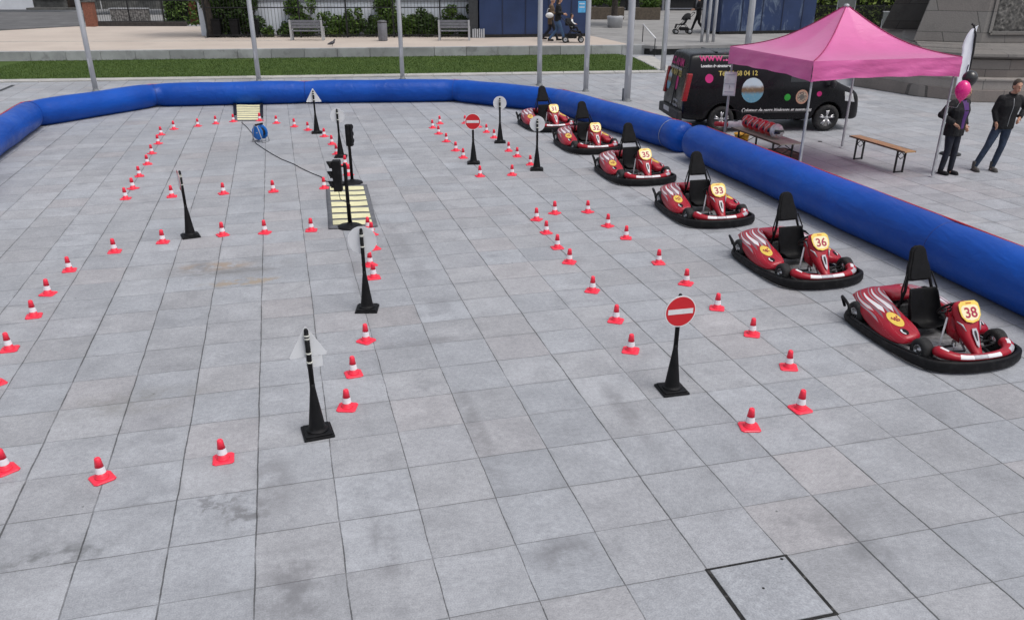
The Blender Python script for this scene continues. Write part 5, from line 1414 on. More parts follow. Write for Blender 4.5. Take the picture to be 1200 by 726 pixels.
# ------------------------------------------------------------------ people
def remesh(o, vox, smooth=True):
    q = o.modifiers.new('r', 'REMESH'); q.mode = 'VOXEL'; q.voxel_size = vox; q.use_smooth_shade = True
    q = o.modifiers.new('s', 'SMOOTH'); q.factor = .5; q.iterations = 4
    bake(o)
    for p_ in o.data.polygons: p_.use_smooth = True
    return o
SKIN = mat('skin', (0.46, 0.25, 0.17), .5, var=.08, scale=6)
HAIR = mat('hair_brown', (0.045, 0.028, 0.018), .6, var=.4, scale=40, bump=.6, bscale=180)
def person(loc, rz, label, J, scale=1.0, vox=.008, top=None, legs=None, shoes=None, hair=HAIR, hat=None, long_hair=False, inner=None, cat='person', boots=None, coat_z=.84, bulk=1.0):
    """J: joints in metres, facing -Y. hip, chest, head, and per side s in 'LR': sh, el, ha, hj, kn, an"""
    t = thing('person', label, cat, loc, rz); t.scale = (scale,)*3
    V = {k: Vector(v) for k, v in J.items()}
    hip, ch, hd = V['hip'], V['chest'], V['head']
    def ell(c, w_, d_, n=16, tilt=0.0): return [(c.x+w_*math.cos(2*PI*i/n), c.y+d_*math.sin(2*PI*i/n), c.z) for i in range(n)]
    def torso(g, k, z0=None):
        sh = (V['Lsh']+V['Rsh'])/2; neck = sh+(hd-sh)*.32
        rings = [(hip+Vector((0, 0, -.08)), .150, .105), (hip, .165, .115), (hip.lerp(ch, .42), .145, .10), (hip.lerp(ch, .8), .165, .118), (ch, .172, .12), (sh+Vector((0, 0, -.02)), .165, .095), (sh+Vector((0, 0, .035)), .10, .075), (neck, .058, .06)]
        g.loft([ell(c, a*k, b*k) for c, a, b in rings])
    # body: one continuous skin
    g = MB(); torso(g, .94)
    neckb = (V['Lsh']+V['Rsh'])/2+Vector((0, 0, .02))
    g.path([neckb, hd+Vector((0, .012, -.07))], [.062, .052], 14)
    g.ball(hd+Vector((0, .008, .025)), (.076, .094, .105), 20, 14)
    g.ball(hd+Vector((0, -.030, -.060)), (.050, .055, .052), 16, 10)
    g.path([hd+Vector((0, -.085, .025)), hd+Vector((0, -.108, -.018)), hd+Vector((0, -.09, -.03))], [.009, .015, .010], 8)   # nose
    for s in (-1, 1):
        g.ball(hd+Vector((s*.077, .012, -.005)), (.011, .020, .032), 10, 8)
        g.ball(hd+Vector((s*.032, -.080, .030)), (.020, .012, .010), 8, 6)
    g.ball(hd+Vector((0, -.082, -.062)), (.024, .012, .010), 8, 6)
    for s in 'LR':
        sg = -1 if s == 'L' else 1
        sh, el, ha = V[s+'sh'], V[s+'el'], V[s+'ha']
        g.path([sh, el, ha], [.052, .040, .026], 12)
        d = (ha-el).normalized(); side_ = Vector((0, -1, 0)); side_ = (side_-d*side_.dot(d)).normalized(); nrm_ = d.cross(side_)*sg
        pc = ha+d*.045
        g.path([ha, ha+d*.03, ha+d*.085], [.024, .032, .030], 10, flat=.9)
        for k, (off, ln) in enumerate(((-.028, .070), (-.010, .080), (.009, .075), (.026, .060))):
            b0 = ha+d*.08+side_*off; g.path([b0, b0+d*ln*.5-nrm_*.006, b0+d*ln*.85-nrm_*.026], [.0095, .009, .0075], 8)
        b0 = ha+d*.03-side_*-.022; g.path([b0, b0+side_*.03+d*.03, b0+side_*.036+d*.06-nrm_*.01], [.012, .010, .008], 8)
        g.path([V[s+'hj'], V[s+'kn'], V[s+'an']], [.082, .056, .040], 12)
        g.path([V[s+'an'], V[s+'an']+Vector((0, -.04, -.045)), V[s+'an']+Vector((sg*.008, -.14, -.06))], [.038, .036, .026], 10)
    b = g.build('body', SKIN, t); remesh(b, vox)
    # eyes
    for s in (-1, 1):
        MB().ball(hd+Vector((s*.032, -.0905, .024)), (.011, .006, .007), 10, 6).build('eye', mat('eye_dark', (.03, .02, .015), .3), t)
    MB().box(hd+Vector((0, -.0955, -.062)), (.036, .004, .006)).build('mouth', mat('lip', (.30, .09, .08), .5), t)
    # hair or hat
    if hair:
        g = MB(); g.ball(hd+Vector((0, .022, .050)), (.084, .098, .098), 20, 12); g.ball(hd+Vector((0, .055, .0)), (.075, .062, .075), 14, 10)
        if long_hair: g.path([hd+Vector((0, .06, .0)), hd+Vector((0, .09, -.12)), hd+Vector((0, .09, -.22))], [.07, .065, .03], 12)
        h_ = g.build('hair', hair, t); remesh(h_, vox*1.2)
        # keep the face clear
        for vt in h_.data.vertices:
            q = vt.co-hd
            if q.y < -.045 and q.z < .075: vt.co.y = hd.y-.045+(q.y+.045)*.15
    if hat:
        g = MB(); g.ball(hd+Vector((0, .012, .062)), (.094, .108, .088), 18, 12); g.path([hd+Vector((math.cos(a)*.092, .012+math.sin(a)*.105, .045)) for a in [2*PI*k/20 for k in range(20)]], .016, 8, closed=True); g.ball(hd+Vector((0, .012, .15)), .026, 10, 8)
        g.build('hat', hat, t)
    # trousers
    g = MB(); k = 1.06
    g.loft([ell(hip+Vector((0, 0, z)), a*k, d_*k) for z, a, d_ in ((-.13, .13, .10), (-.06, .165, .118), (.02, .168, .118), (.09, .152, .108))])
    for s in 'LR':
        hj, kn, an = V[s+'hj'], V[s+'kn'], V[s+'an']
        g.path([hj+Vector((0, 0, .0)), hj.lerp(kn, .5), kn, kn.lerp(an, .45), an+(kn-an)*.02], [.098, .086, .066, .062, .054], 14)
    remesh(g.build('trousers', legs, t), vox*1.3)
    # jacket
    g = MB(); sh = (V['Lsh']+V['Rsh'])/2; neck = sh+(hd-sh)*.30; B = bulk
    rings = [(hip+Vector((0, 0, coat_z-.95)), .180*B, .132*B), (hip+Vector((0, 0, .03)), .182*B, .134*B), (hip.lerp(ch, .45), .170*B, .125*B), (hip.lerp(ch, .85), .19*B, .138*B), (ch, .195*B, .138*B), (sh+Vector((0, 0, -.01)), .178*B, .108*B), (sh+Vector((0, 0, .045)), .105, .082), (neck, .070, .072)]
    g.loft([ell(c, a, b_) for c, a, b_ in rings])
    for s in 'LR':
        sh_, el, ha = V[s+'sh'], V[s+'el'], V[s+'ha']
        g.path([sh_+Vector((0, 0, -.02)), sh_.lerp(el, .5), el, el.lerp(ha, .5), ha-(ha-el)*.06], [.066*B, .064*B, .056*B, .050*B, .043*B], 14)
        g.ball(sh_+Vector((0, 0, -.03)), .070*B, 12, 8); g.ball(el, .056*B, 10, 8)
    jk = g.build('jacket', top, t); remesh(jk, vox*1.3)
    if inner:
        bv = bvh(jk); g = MB(); vs = []
        for i in range(11):
            z = hip.z+.0+(neck.z-.02-hip.z)*i/10; cx = hip.lerp(ch, min(1, i/7)).x
            for j in range(5):
                w_ = (.035+.045*i/10)
                x = cx+(-1+j/2)*w_
                h_ = bv.ray_cast(Vector((x, -1, z)), Vector((0, 1, 0))); vs.append((x, (h_[0].y if h_[0] else -.1)-.004, z))
        g.smooth = True; g.add(vs, [(i*5+j, i*5+j+1, (i+1)*5+j+1, (i+1)*5+j) for i in range(10) for j in range(4)]); g.build('shirt_front', inner, t)
    if not inner and vox < .01:
        bv = bvh(jk); pts = []
        for i in range(9):
            z = hip.z-.04+(neck.z-.03-hip.z)*i/8; x = hip.lerp(ch, min(1, max(0, (z-hip.z)/(ch.z-hip.z)))).x; h_ = bv.ray_cast(Vector((x, -1, z)), Vector((0, 1, 0))); pts.append(Vector((x, (h_[0].y if h_[0] else -.12)-.002, z)))
        MB().path(pts, .004, 6).build('zip', M_pale, t)
    if vox < .01: MB().path([neck+Vector((math.cos(a)*.066, math.sin(a)*.070-.004, .012*math.sin(a)+.01)) for a in [2*PI*k/20 for k in range(20)]], .014, 8, closed=True).build('collar', top, t)
    # shoes
    for s in 'LR':
        an = V[s+'an']; sg = -1 if s == 'L' else 1
        g = MB(); sl_ = an.z-.08
        g.ball((an.x, an.y+.005, sl_+.075), (.050, .058, .060), 12, 8); g.ball((an.x+sg*.008, an.y-.10, sl_+.042), (.050, .105, .040), 14, 8); g.box((an.x+sg*.005, an.y-.065, sl_+.012), (.085, .26, .022))
        if boots: g.path([(an.x, an.y, sl_+.06), (an.x, an.y, sl_+.19)], [.052, .055], 12)
        remesh(g.build('shoe', shoes, t), .010)
    return t
C_blk = mat('cloth_black', (.005, .005, .007), .85, var=.3, scale=8, bump=1.0, bscale=11)
C_jean = mat('cloth_jeans', (.022, .036, .066), .85, var=.3, scale=8, bump=1.0, bscale=13)
C_djean = mat('cloth_dark_jeans', (.012, .014, .024), .85, var=.3, bump=.3)
C_purp = mat('cloth_purple', (.07, .018, .14), .7)
C_boot = mat('boot_leather', (.06, .055, .05), .6, var=.3)
a_, b_ = G(1141, 200), G(1162, 200); m_ = (a_+b_)/2
person((m_.x, m_.y, 0), 0.0, 'man in black jacket and blue jeans, one hand on his hip, at the right edge',
    dict(hip=(.19, 0, .95), chest=(.21, -.01, 1.30), head=(.255, -.055, 1.655), Lsh=(.035, 0, 1.45), Rsh=(.385, .01, 1.45), Lel=(-.035, .03, 1.19), Lha=(.0, -.06, .97), Rel=(.56, .03, 1.24), Rha=(.40, -.13, 1.07),
         Lhj=(.10, 0, .90), Lkn=(-.04, -.03, .50), Lan=(-.18, .02, .08), Rhj=(.28, 0, .90), Rkn=(.24, -.04, .50), Ran=(.17, 0, .08)), 1.0, .008, C_blk, C_jean, C_boot, boots=True, coat_z=.85, bulk=1.12)
a_ = G(1105.5, 203.5)
person((a_.x+.02, a_.y, 0), .45, 'person in black jacket over purple top, head behind the pink balloon',
    dict(hip=(0, 0, .93), chest=(.0, -.02, 1.28), head=(.02, -.07, 1.63), Lsh=(-.175, 0, 1.43), Rsh=(.175, 0, 1.43), Lel=(-.40, .06, 1.20), Lha=(-.20, -.13, 1.03), Rel=(.25, .05, 1.17), Rha=(.17, -.11, .98),
         Lhj=(-.09, 0, .88), Lkn=(-.09, -.02, .49), Lan=(-.10, .03, .08), Rhj=(.09, 0, .88), Rkn=(.085, -.05, .49), Ran=(.09, -.04, .08)), .98, .008, C_blk, C_djean, C_blk, inner=C_purp, coat_z=.80, bulk=1.25)
def walker(u, v, label, sc, rz, top, legs, shoes, **kw):
    p = G(u, v, ZT)
    return person((p.x, p.y, ZT), rz, label,
        dict(hip=(0, 0, .93), chest=(.0, -.03, 1.28), head=(0, -.07, 1.63), Lsh=(-.17, -.02, 1.42), Rsh=(.17, -.02, 1.42), Lel=(-.21, .02, 1.17), Lha=(-.16, -.24, 1.10), Rel=(.21, .0, 1.17), Rha=(.16, -.26, 1.10),
             Lhj=(-.08, 0, .88), Lkn=(-.08, -.16, .50), Lan=(-.08, -.30, .10), Rhj=(.08, 0, .88), Rkn=(.08, .03, .48), Ran=(.08, .34, .13)), sc, .012, top, legs, shoes, **kw)
C_brown = mat('coat_brown', (.10, .065, .04), .85, var=.2); C_bj = mat('bright_jeans', (.05, .10, .20), .8, var=.2)
walker(653, 50, 'walker in black jacket and blue jeans pushing a pushchair on the terrace', 1.16, PI/2, C_blk, C_bj, C_blk, long_hair=True)
walker(645, 48, 'walker in brown coat and white woolly hat beside the pushchair', 1.12, PI/2, C_brown, C_djean, C_blk, hair=None, hat=M_white, coat_z=.70)
p = G(646, 48, ZT); t = thing('white_bag', 'white bag carried by the walker in the brown coat', 'bag', (p.x-.12, p.y-.28, ZT+1.18), .2)
MB().ball((0, 0, 0), (.20, .08, .13), 14, 10).build('pouch', M_white, t); MB().path([(-.14, 0, .09), (-.06, .05, .30), (.06, .05, .30), (.14, 0, .09)], .012, 6).build('strap', M_white, t)
def stroller(loc, rz, label, sc=1.0):
    t = thing('pushchair', label, 'pushchair', loc, rz); t.scale = (sc,)*3
    # travels towards +x
    for x, y, r in ((-.32, .26, .13), (-.32, -.26, .13), (.34, .20, .12), (.34, -.20, .12)):
        g = MB(); g.M = Matrix.Translation((x, y, r)) @ Matrix.Rotation(PI/2, 4, 'X'); g.lathe([(r*.7, -.02), (r, -.02), (r, .02), (r*.7, .02), (r*.65, 0)], 20, cap=False)
        w_ = thing('wheel', 'x', 'x'); del w_['label']; del w_['category']; w_.parent = t; g.build('tyre', M_rubber, w_)
        g = MB(); g.M = Matrix.Translation((x, y, r)) @ Matrix.Rotation(PI/2, 4, 'X'); g.lathe([(r*.68, -.008), (r*.68, .008), (.02, .02), (.02, -.02)], 18); g.build('rim', M_pale, w_)
    g = MB()
    for y in (-.24, .24):
        g.path([(.34, y*.85, .12), (.05, y, .48), (-.30, y, .78), (-.50, y, .98)], .014, 8); g.path([(-.32, y, .13), (-.1, y, .45), (.12, y, .46)], .014, 8)
    g.tube((-.5, -.24, .98), (-.5, .24, .98), .018); g.tube((-.32, -.26, .13), (-.32, .26, .13), .012); g.tube((.34, -.2, .12), (.34, .2, .12), .012); g.build('frame', M_dark, t)
    g = MB(); g.smooth = True; g.loft([[(x, y, z), (x, y, z-.03), (x+.02, -y, z-.03), (x+.02, -y, z)] for x, z, y in ((.36, .30, .18), (.30, .46, .19), (.0, .44, .2), (-.12, .56, .2), (-.22, .82, .18))]); g.build('seat', C_blk, t)
    MB().box((-.05, 0, .24), (.42, .38, .14)).build('basket', C_blk, t, bevel=.03)
    g = MB(); g.smooth = True; vs = []
    for i in range(7):
        a = R(15+95*i/6)
        for j in range(7): b_ = PI*j/6; vs.append((-.16-.34*math.cos(a)*-1*0+.30*math.cos(a)-.06, .21*math.cos(b_), .62+.34*math.sin(a)*max(.15, math.sin(b_))))
    g.add(vs, [(i*7+j, i*7+j+1, (i+1)*7+j+1, (i+1)*7+j) for i in range(6) for j in range(6)]); hd_ = g.build('hood', C_blk, t); q = hd_.modifiers.new('s', 'SOLIDIFY'); q.thickness = .01
    return t
p = G(671, 50, ZT); stroller((p.x, p.y, ZT), 0, 'dark pushchair with a toddler, wheeled along the terrace', 1.15)
person((p.x+.02, p.y, ZT+.26), PI/2, 'toddler in pale top sitting in the pushchair',
    dict(hip=(0, .08, .60), chest=(0, .16, .88), head=(0, .12, 1.30), Lsh=(-.15, .14, 1.02), Rsh=(.15, .14, 1.02), Lel=(-.2, .05, .85), Lha=(-.12, -.12, .80), Rel=(.2, .05, .85), Rha=(.12, -.12, .80),
         Lhj=(-.09, .05, .58), Lkn=(-.10, -.22, .60), Lan=(-.10, -.34, .32), Rhj=(.09, .05, .58), Rkn=(.10, -.22, .60), Ran=(.10, -.34, .32)), .72, .012, M_white, C_djean, C_blk, coat_z=.92)
p = G(808, 40, ZT); stroller((p.x-.4, p.y, ZT), PI, 'dark pushchair in the shade beyond the three close flagpoles', 1.1)
walker(817, 39, 'dark clothed person with a pushchair in the shade beyond the flagpoles', 1.1, -PI/2, C_blk, C_blk, C_blk)
# small pigeon on the terrace
p = G(389, 54.5, ZT); t = thing('pigeon', 'small dark pigeon on the terrace below the left park bench', 'pigeon', (p.x, p.y, ZT), .4)
g = MB(); g.path([(-.20, 0, .10), (-.10, 0, .12), (.02, 0, .15), (.10, 0, .19), (.13, 0, .27), (.17, 0, .285), (.20, 0, .275)], [.02, .05, .08, .06, .035, .035, .006], 12); g.tube((.02, .03, .10), (.03, .03, .0), .008); g.tube((.02, -.03, .10), (.03, -.03, .0), .008)
remesh(g.build('body', mat('pigeon_grey', (.05, .05, .06), .6, var=.4, scale=20), t), .01)
def leaf_bits(cx, cy, w_, dep, z, n, m, nm, lab, cat):
    pass

# ------------------------------------------------------------------ benches, bin
M_slat = mat('bench_slat', (.17, .175, .20), .6, var=.15)
def park_bench(u0, u1, v, label):
    a, b = G(u0, v, ZT), G(u1, v, ZT); c = (a+b)/2; L_ = (b-a).length
    t = thing('park_bench', label, 'bench', (c.x, c.y, ZT), 0, 'grey park benches on the terrace')
    g = MB(); g.box((0, .12, .44), (L_-.12, .38, .05)); g.build('seat', M_slat, t, bevel=.01)
    g = MB()
    for k in range(3): g.box((0, -.10+.02*k, .62+.13*k), (L_-.12, .03, .115), rx=R(8))
    g.build('backrest', M_slat, t, bevel=.005)
    for s in (-1, 1):
        g = MB().box((s*(L_/2-.05), -.10, .47), (.09, .08, .94), rx=R(3)).box((s*(L_/2-.05), .26, .30), (.09, .07, .60)).box((s*(L_/2-.05), .08, .60), (.09, .42, .05)); g.build('end_frame', M_pale, t, bevel=.008)
    return t
park_bench(341, 380, 47.5, 'left grey park bench in front of the ivy fence')
park_bench(514, 551, 47.5, 'right grey park bench beside the long blue hoarding')
a = G(449, 48, ZT); t = thing('litter_bin', 'square grey litter bin between the two park benches', 'litter bin', (a.x, a.y, ZT))
MB().lathe([(.20, 0), (.23, .04), (.235, .82), (.20, .84)], 8).build('drum', M_slat, t, bevel=.01); MB().lathe([(.25, .85), (.25, .90), (.10, .95)], 8).build('lid', mat('bin_lid', (.10, .10, .11), .5), t)
for k, (u, v) in enumerate(((256, 44), (277, 44), (300, 44))):
    a = G(u, v, ZT); t = thing('wheelie_bin', ['left black bin against the dark shrubs by the tree trunk', 'middle black bin against the dark shrubs', 'right black bin beside the second flagpole'][k], 'bin', (a.x, a.y, ZT), .05*k, 'black bins at the foot of the shrubs')
    g = MB(); g.loft([[(-x, -y, z), (x, -y, z), (x, y, z), (-x, y, z)] for x, y, z in ((.17, .18, .08), (.22, .24, .82), (.22, .24, .84))]); g.build('bin_body', M_black, t, bevel=.02)
    MB().box((0, 0, .865), (.47, .52, .04), rx=R(4)).build('lid', M_black, t, bevel=.015)
    g = MB(); 
    for s in (-1, 1): g.M = Matrix.Translation((s*.2, .2, .09)) @ Matrix.Rotation(PI/2, 4, 'Y'); g.lathe([(.09, -.02), (.09, .02)], 14)
    g.build('wheels', M_rubber, t)

# ------------------------------------------------------------------ foliage helpers
def leaf_mat(nm, dark, light, hi=None):
    m = bpy.data.materials.new(nm); m.use_nodes = True; nt = m.node_tree; p = nt.nodes['Principled BSDF']
    tc = node(nt, 'ShaderNodeTexCoord').outputs['Object']; ge = node(nt, 'ShaderNodeNewGeometry')
    c = mixc(nt, ge.outputs['Random Per Island'], dark, light)
    c = mixc(nt, ramp(nt, noise(nt, tc, .9, 4, .6), .45, .65, 0, .6), c, hi or light)
    nt.links.new(c, p.inputs['Base Color']); p.inputs['Roughness'].default_value = .55; p.inputs['Specular IOR Level'].default_value = .3
    return m
LF_dark = leaf_mat('leaf_dark', (.018, .038, .010), (.05, .095, .018), (.07, .12, .025))
LF_mid = leaf_mat('leaf_mid', (.035, .075, .014), (.09, .16, .026), (.13, .20, .035))
LF_hedge = leaf_mat('leaf_hedge', (.04, .075, .012), (.13, .19, .03), (.20, .25, .035))
LF_yel = leaf_mat('leaf_yellow', (.10, .11, .012), (.30, .27, .03), (.38, .33, .03))
M_bark = mat('bark', (.055, .045, .038), .9, var=.4, scale=9, bump=.8, bscale=25)
M_core = mat('twig_dark', (.010, .014, .007), .9)
def leaves(g, c, r, n, sz, rnd, shell=.45):
    for _ in range(n):
        while True:
            d = Vector((rnd.gauss(0, 1), rnd.gauss(0, 1), rnd.gauss(0, 1)))
            if d.length > .1: break
        d.normalize(); k = shell+(1-shell)*rnd.random()**.5
        p = Vector((c[0]+d.x*r[0]*k, c[1]+d.y*r[1]*k, c[2]+d.z*r[2]*k))
        if p.z < .02: p.z = .02+rnd.random()*.1
        a = Vector((rnd.gauss(0, 1), rnd.gauss(0, 1), rnd.gauss(0, .6))).normalized(); b = a.cross(d+Vector((rnd.gauss(0, .6), rnd.gauss(0, .6), rnd.gauss(0, .6))))
        if b.length < .05: continue
        b.normalize(); s = sz*rnd.uniform(.6, 1.4)
        g.add([p-a*s, p+b*s*.5, p+a*s, p-b*s*.5], [(0, 1, 2, 3)])
def shrub(loc, blobs, n, sz, m, name, label, cat, group=None, seed=1, trunkh=.3):
    t = thing(name, label, cat, loc, 0, group); rnd = random.Random(seed)
    g = MB(); tot = sum(r[0]*r[2] for c, r in blobs)
    for c, r in blobs: leaves(g, c, r, max(20, int(n*r[0]*r[2]/tot)), sz, rnd)
    g.build('foliage', m, t)
    g = MB()
    for c, r in blobs:
        g.path([(c[0]*.5, c[1]*.5, 0), (c[0]*.8, c[1]*.8, max(.1, c[2]*.5)), (c[0], c[1], c[2]+r[2]*.3)], [.035, .025, .008], 6)
        for _ in range(4): g.path([(c[0], c[1], c[2]*.7), (c[0]+rnd.uniform(-1, 1)*r[0]*.8, c[1]+rnd.uniform(-1, 1)*r[1]*.8, c[2]+rnd.uniform(-.3, .8)*r[2])], [.014, .005], 5)
    g.build('stems', M_bark, t)
    return t
def tree(loc, h, cr, trunk_r, m, label, group, seed, n=7000, sz=.14, cz=None):
    t = thing('tree', label, 'tree', loc, 0, group); rnd = random.Random(seed); g = MB()
    cz = cz or h-cr[2]
    lean = Vector((rnd.uniform(-.25, .25), rnd.uniform(-.2, .2), 0))
    pts = [Vector((0, 0, -.1)), Vector((0, 0, .4))+lean*.2, Vector((0, 0, h*.3))+lean, Vector((0, 0, h*.55))+lean*1.6, Vector((0, 0, h*.85))+lean*1.2]
    g.path(pts, [trunk_r*1.45, trunk_r, trunk_r*.8, trunk_r*.5, trunk_r*.15], 12)
    bl = []
    for k in range(9):
        a = 2*PI*k/9+rnd.uniform(-.3, .3); z0 = h*rnd.uniform(.28, .6); q = Vector((math.cos(a)*cr[0]*.65, math.sin(a)*cr[1]*.65, cz+rnd.uniform(-.5, .7)*cr[2]))
        g.path([Vector((0, 0, z0))+lean*1.2, Vector((q.x*.5, q.y*.5, (z0+q.z)/2+.2)), q], [trunk_r*.4, trunk_r*.25, .02], 7); bl.append((q, (cr[0]*rnd.uniform(.35, .55), cr[1]*rnd.uniform(.35, .55), cr[2]*rnd.uniform(.35, .6))))
    bl.append((Vector((lean.x, lean.y, cz+cr[2]*.3)), (cr[0]*.6, cr[1]*.6, cr[2]*.75)))
    g.build('trunk', M_bark, t); g = MB()
    for c, r in bl: leaves(g, c, r, n//len(bl), sz, rnd, .3)
    g.build('crown', m, t)
    return t

# ------------------------------------------------------------------ railings, ivy, hoardings, buildings
FY = 45.4
def railing(x0, x1, y0, y1, h, rails, gap, label, posts=2.4, nm='railing', r=.013, z=ZT):
    L_ = math.hypot(x1-x0, y1-y0); a = math.atan2(y1-y0, x1-x0)
    t = thing(nm, label, 'fence', (x0, y0, z), a)
    g = MB(); n = int(L_/gap)
    for k in range(n+1): g.box((k*gap, 0, h/2), (r*1.6, r*1.6, h))
    o = g.build('bars', M_dark, t); o['kind'] = 'stuff' if False else None; del o['kind']
    for zz in rails: MB().box((L_/2, 0, zz), (L_, .05, .05)).build('rail', M_dark, t)
    for k in range(int(L_/posts)+1):
        MB().box((k*posts, 0, h/2+.03), (.07, .07, h+.06)).build('post', M_dark, t)
    return t
a, b = G(243, 44.6, ZT), G(552, 44.3, ZT)
railing(a.x, b.x, a.y+.15, b.y+.15, 2.55, (.12, 1.43, 1.98), .17, 'tall dark iron railing with ivy behind the park benches', r=.009)
# pale wall beyond the railing
wl_ = thing('pale_wall', 'pale bluish wall showing through the tall iron railing', 'wall', ((a.x+b.x)/2, a.y+1.5, ZT))
MB().box((0, 0, .83), (b.x-a.x+1.5, .25, 1.66)).build('wall_panel', mat('wall_pale_blue', (.66, .70, .77), .8, var=.06, scale=.8, dirt=((.38, .41, .46), 1.2, .5)), wl_)
MB().box((0, 0, 1.69), (b.x-a.x+1.6, .34, .06)).build('coping', M_slat, wl_)
iv = []
rnd = random.Random(5)
ivs = [(262, 1.5, 3.2, 0, 'shrub mass behind the three black bins'), (290, 1.0, 2.0, 0, 'shrub behind the second flagpole'), (311, .45, .65, 1, 'low ivy mound left of the left park bench'),
       (352, 1.3, 1.85, 1, 'tall ivy clump behind the left park bench'), (333, .6, .75, 1, 'low ivy clump at the left end of the left park bench'), (384, .9, 1.3, 1, 'ivy clump right of the left park bench'), (409, 1.0, 1.35, 1, 'ivy clump between left bench and litter bin'),
       (432, .7, 1.15, 1, 'ivy clump just left of the litter bin'), (452, 1.1, 2.3, 1, 'tall climbing ivy above the litter bin'), (478, .8, 1.3, 1, 'ivy clump beside the third flagpole'), (497, 1.1, 1.9, 1, 'tall ivy clump left of the right park bench'), (520, 1.0, 1.5, 1, 'ivy behind the right park bench'), (543, .8, 1.6, 0, 'ivy in the corner between railing and blue hoarding')]
for k, (u, w_, h_, kd, lab) in enumerate(ivs):
    p = G(u, 44, ZT); n_b = 5; bl = []
    for i in range(n_b+2):
        f = rnd.random(); bl.append(((rnd.uniform(-.5, .5)*w_, rnd.uniform(-.15, .3), h_*(.15+.7*f)), (w_*.42*(1.15-f*.6), .28, h_*.22)))
    bl.append(((0, 0, h_*.3), (w_*.6, .3, h_*.32)))
    shrub((p.x, p.y+.55, ZT), bl, int(900*w_*h_**.8)+260, .085, LF_dark if (kd == 0 or k % 3 == 1) else LF_mid, 'ivy_clump', lab, 'shrub', 'ivy and shrubs along the tall railing', 20+k)
# dark hedge and trees behind the pale wall
def hedge(x0, x1, y, h, d, m, label, n, seed, sz=.10, z=ZT):
    t = thing('hedge', label, 'hedge', ((x0+x1)/2, y, z)); rnd = random.Random(seed); g = MB(); L_ = x1-x0
    for _ in range(n):
        f = rnd.random(); 
        if f < .45: p = Vector((rnd.uniform(-L_/2, L_/2), -d/2+rnd.gauss(0, .06), rnd.uniform(0, h)))
        elif f < .85: p = Vector((rnd.uniform(-L_/2, L_/2), rnd.uniform(-d/2, d/2), h+rnd.gauss(0, .08)+.06*math.sin(p.x*3 if False else rnd.random())))
        else: p = Vector((rnd.uniform(-L_/2, L_/2), d/2, rnd.uniform(0, h)))
        a = Vector((rnd.gauss(0, 1), rnd.gauss(0, 1), rnd.gauss(0, 1))).normalized(); b = a.orthogonal().normalized(); s = sz*rnd.uniform(.6, 1.4)
        g.add([p-a*s, p+b*s*.5, p+a*s, p-b*s*.5], [(0, 1, 2, 3)])
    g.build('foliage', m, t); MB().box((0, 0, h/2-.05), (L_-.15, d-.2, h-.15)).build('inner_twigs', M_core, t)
    return t
hedge(a.x-.5, b.x+.3, a.y+5.2, 2.9, 1.2, LF_dark, 'tall dark hedge behind the pale wall', 6500, 3, .12)
# blue hoardings
def hoard_mat(nm, mural):
    m = bpy.data.materials.new(nm); m.use_nodes = True; nt = m.node_tree; p = nt.nodes['Principled BSDF']
    tc = node(nt, 'ShaderNodeTexCoord').outputs['Object']
    c = mixc(nt, ramp(nt, noise(nt, tc, .8, 5, .6), .3, .7), (.012, .028, .085), (.018, .040, .12))
    c = mixc(nt, ramp(nt, noise(nt, tc, 2.0, 5, .75), .62, .74, 0, .35), c, (.06, .09, .17))
    if mural:
        mp = node(nt, 'ShaderNodeMapping'); mp.inputs['Scale'].default_value = (1.3, 1, .55); nt.links.new(tc, mp.inputs[0])
        c = mixc(nt, ramp(nt, noise(nt, mp.outputs[0], 1.1, 7, .72, 1.0), .50, .70, 0, .65), c, (.22, .28, .36))
    nt.links.new(c, p.inputs['Base Color']); p.inputs['Roughness'].default_value = .45
    return m
def hoarding(x0, x1, y0, y1, h, m, label, dep=2.4):
    L_ = math.hypot(x1-x0, y1-y0); a = math.atan2(y1-y0, x1-x0); t = thing('blue_hoarding', label, 'hoarding', (x0, y0, ZT), a)
    MB().box((L_/2, dep/2, h/2+.05), (L_, dep, h-.1)).build('panel', m, t, bevel=.01)
    for k in range(1, int(L_/1.2)+1): MB().box((k*1.2, -.012, h/2+.05), (.05, .02, h-.15)).build('panel_joint', mat('joint_navy', (.008, .016, .05), .5), t)
    MB().box((L_/2, -.02, .08), (L_+.06, .06, .14)).build('base_rail', M_dark, t); MB().box((L_/2, dep/2, h+.03), (L_+.08, dep+.08, .07)).build('top_rail', M_dark, t)
    return t
p0, p1 = G(562, 44.5, ZT), G(690, 43, ZT)
hoarding(p0.x, p1.x, p0.y+.1, p1.y+.1, 3.0, hoard_mat('hoarding_blue', False), 'long dark blue hoarding behind the walking couple')
p0, p1 = G(843, 40.5, ZT), G(952, 38.5, ZT)
hoarding(p0.x, p1.x, p0.y, p1.y, 3.2, hoard_mat('hoarding_mural', True), 'dark blue hoarding with pale cloudy pattern left of the tent top')
p0, p1 = G(549, 44.5, ZT), G(561, 44.5, ZT)
t = thing('dark_pier', 'dark grey pier at the left end of the long blue hoarding', 'pier', (p0.x, p0.y+.1, ZT)); MB().box(((p1.x-p0.x)/2, .5, 1.6), (p1.x-p0.x-.06, 1.0, 3.2)).build('block', mat('pier_dark', (.035, .038, .042), .7, var=.2), t, bevel=.02)
MB().box(((p1.x-p0.x)/2, .5, 3.24), (p1.x-p0.x+.06, 1.1, .08)).build('cap', M_dark, t)
g = thing('picket_bundle', 'short pale boards leaning at the foot of the dark pier', 'boards', (p0.x+.25, p0.y-.12, ZT))
for k in range(6): MB().box((k*.11, 0, .22), (.07, .03, .42+.04*(k % 2)), rx=R(-8)).build('board', M_pale, g)

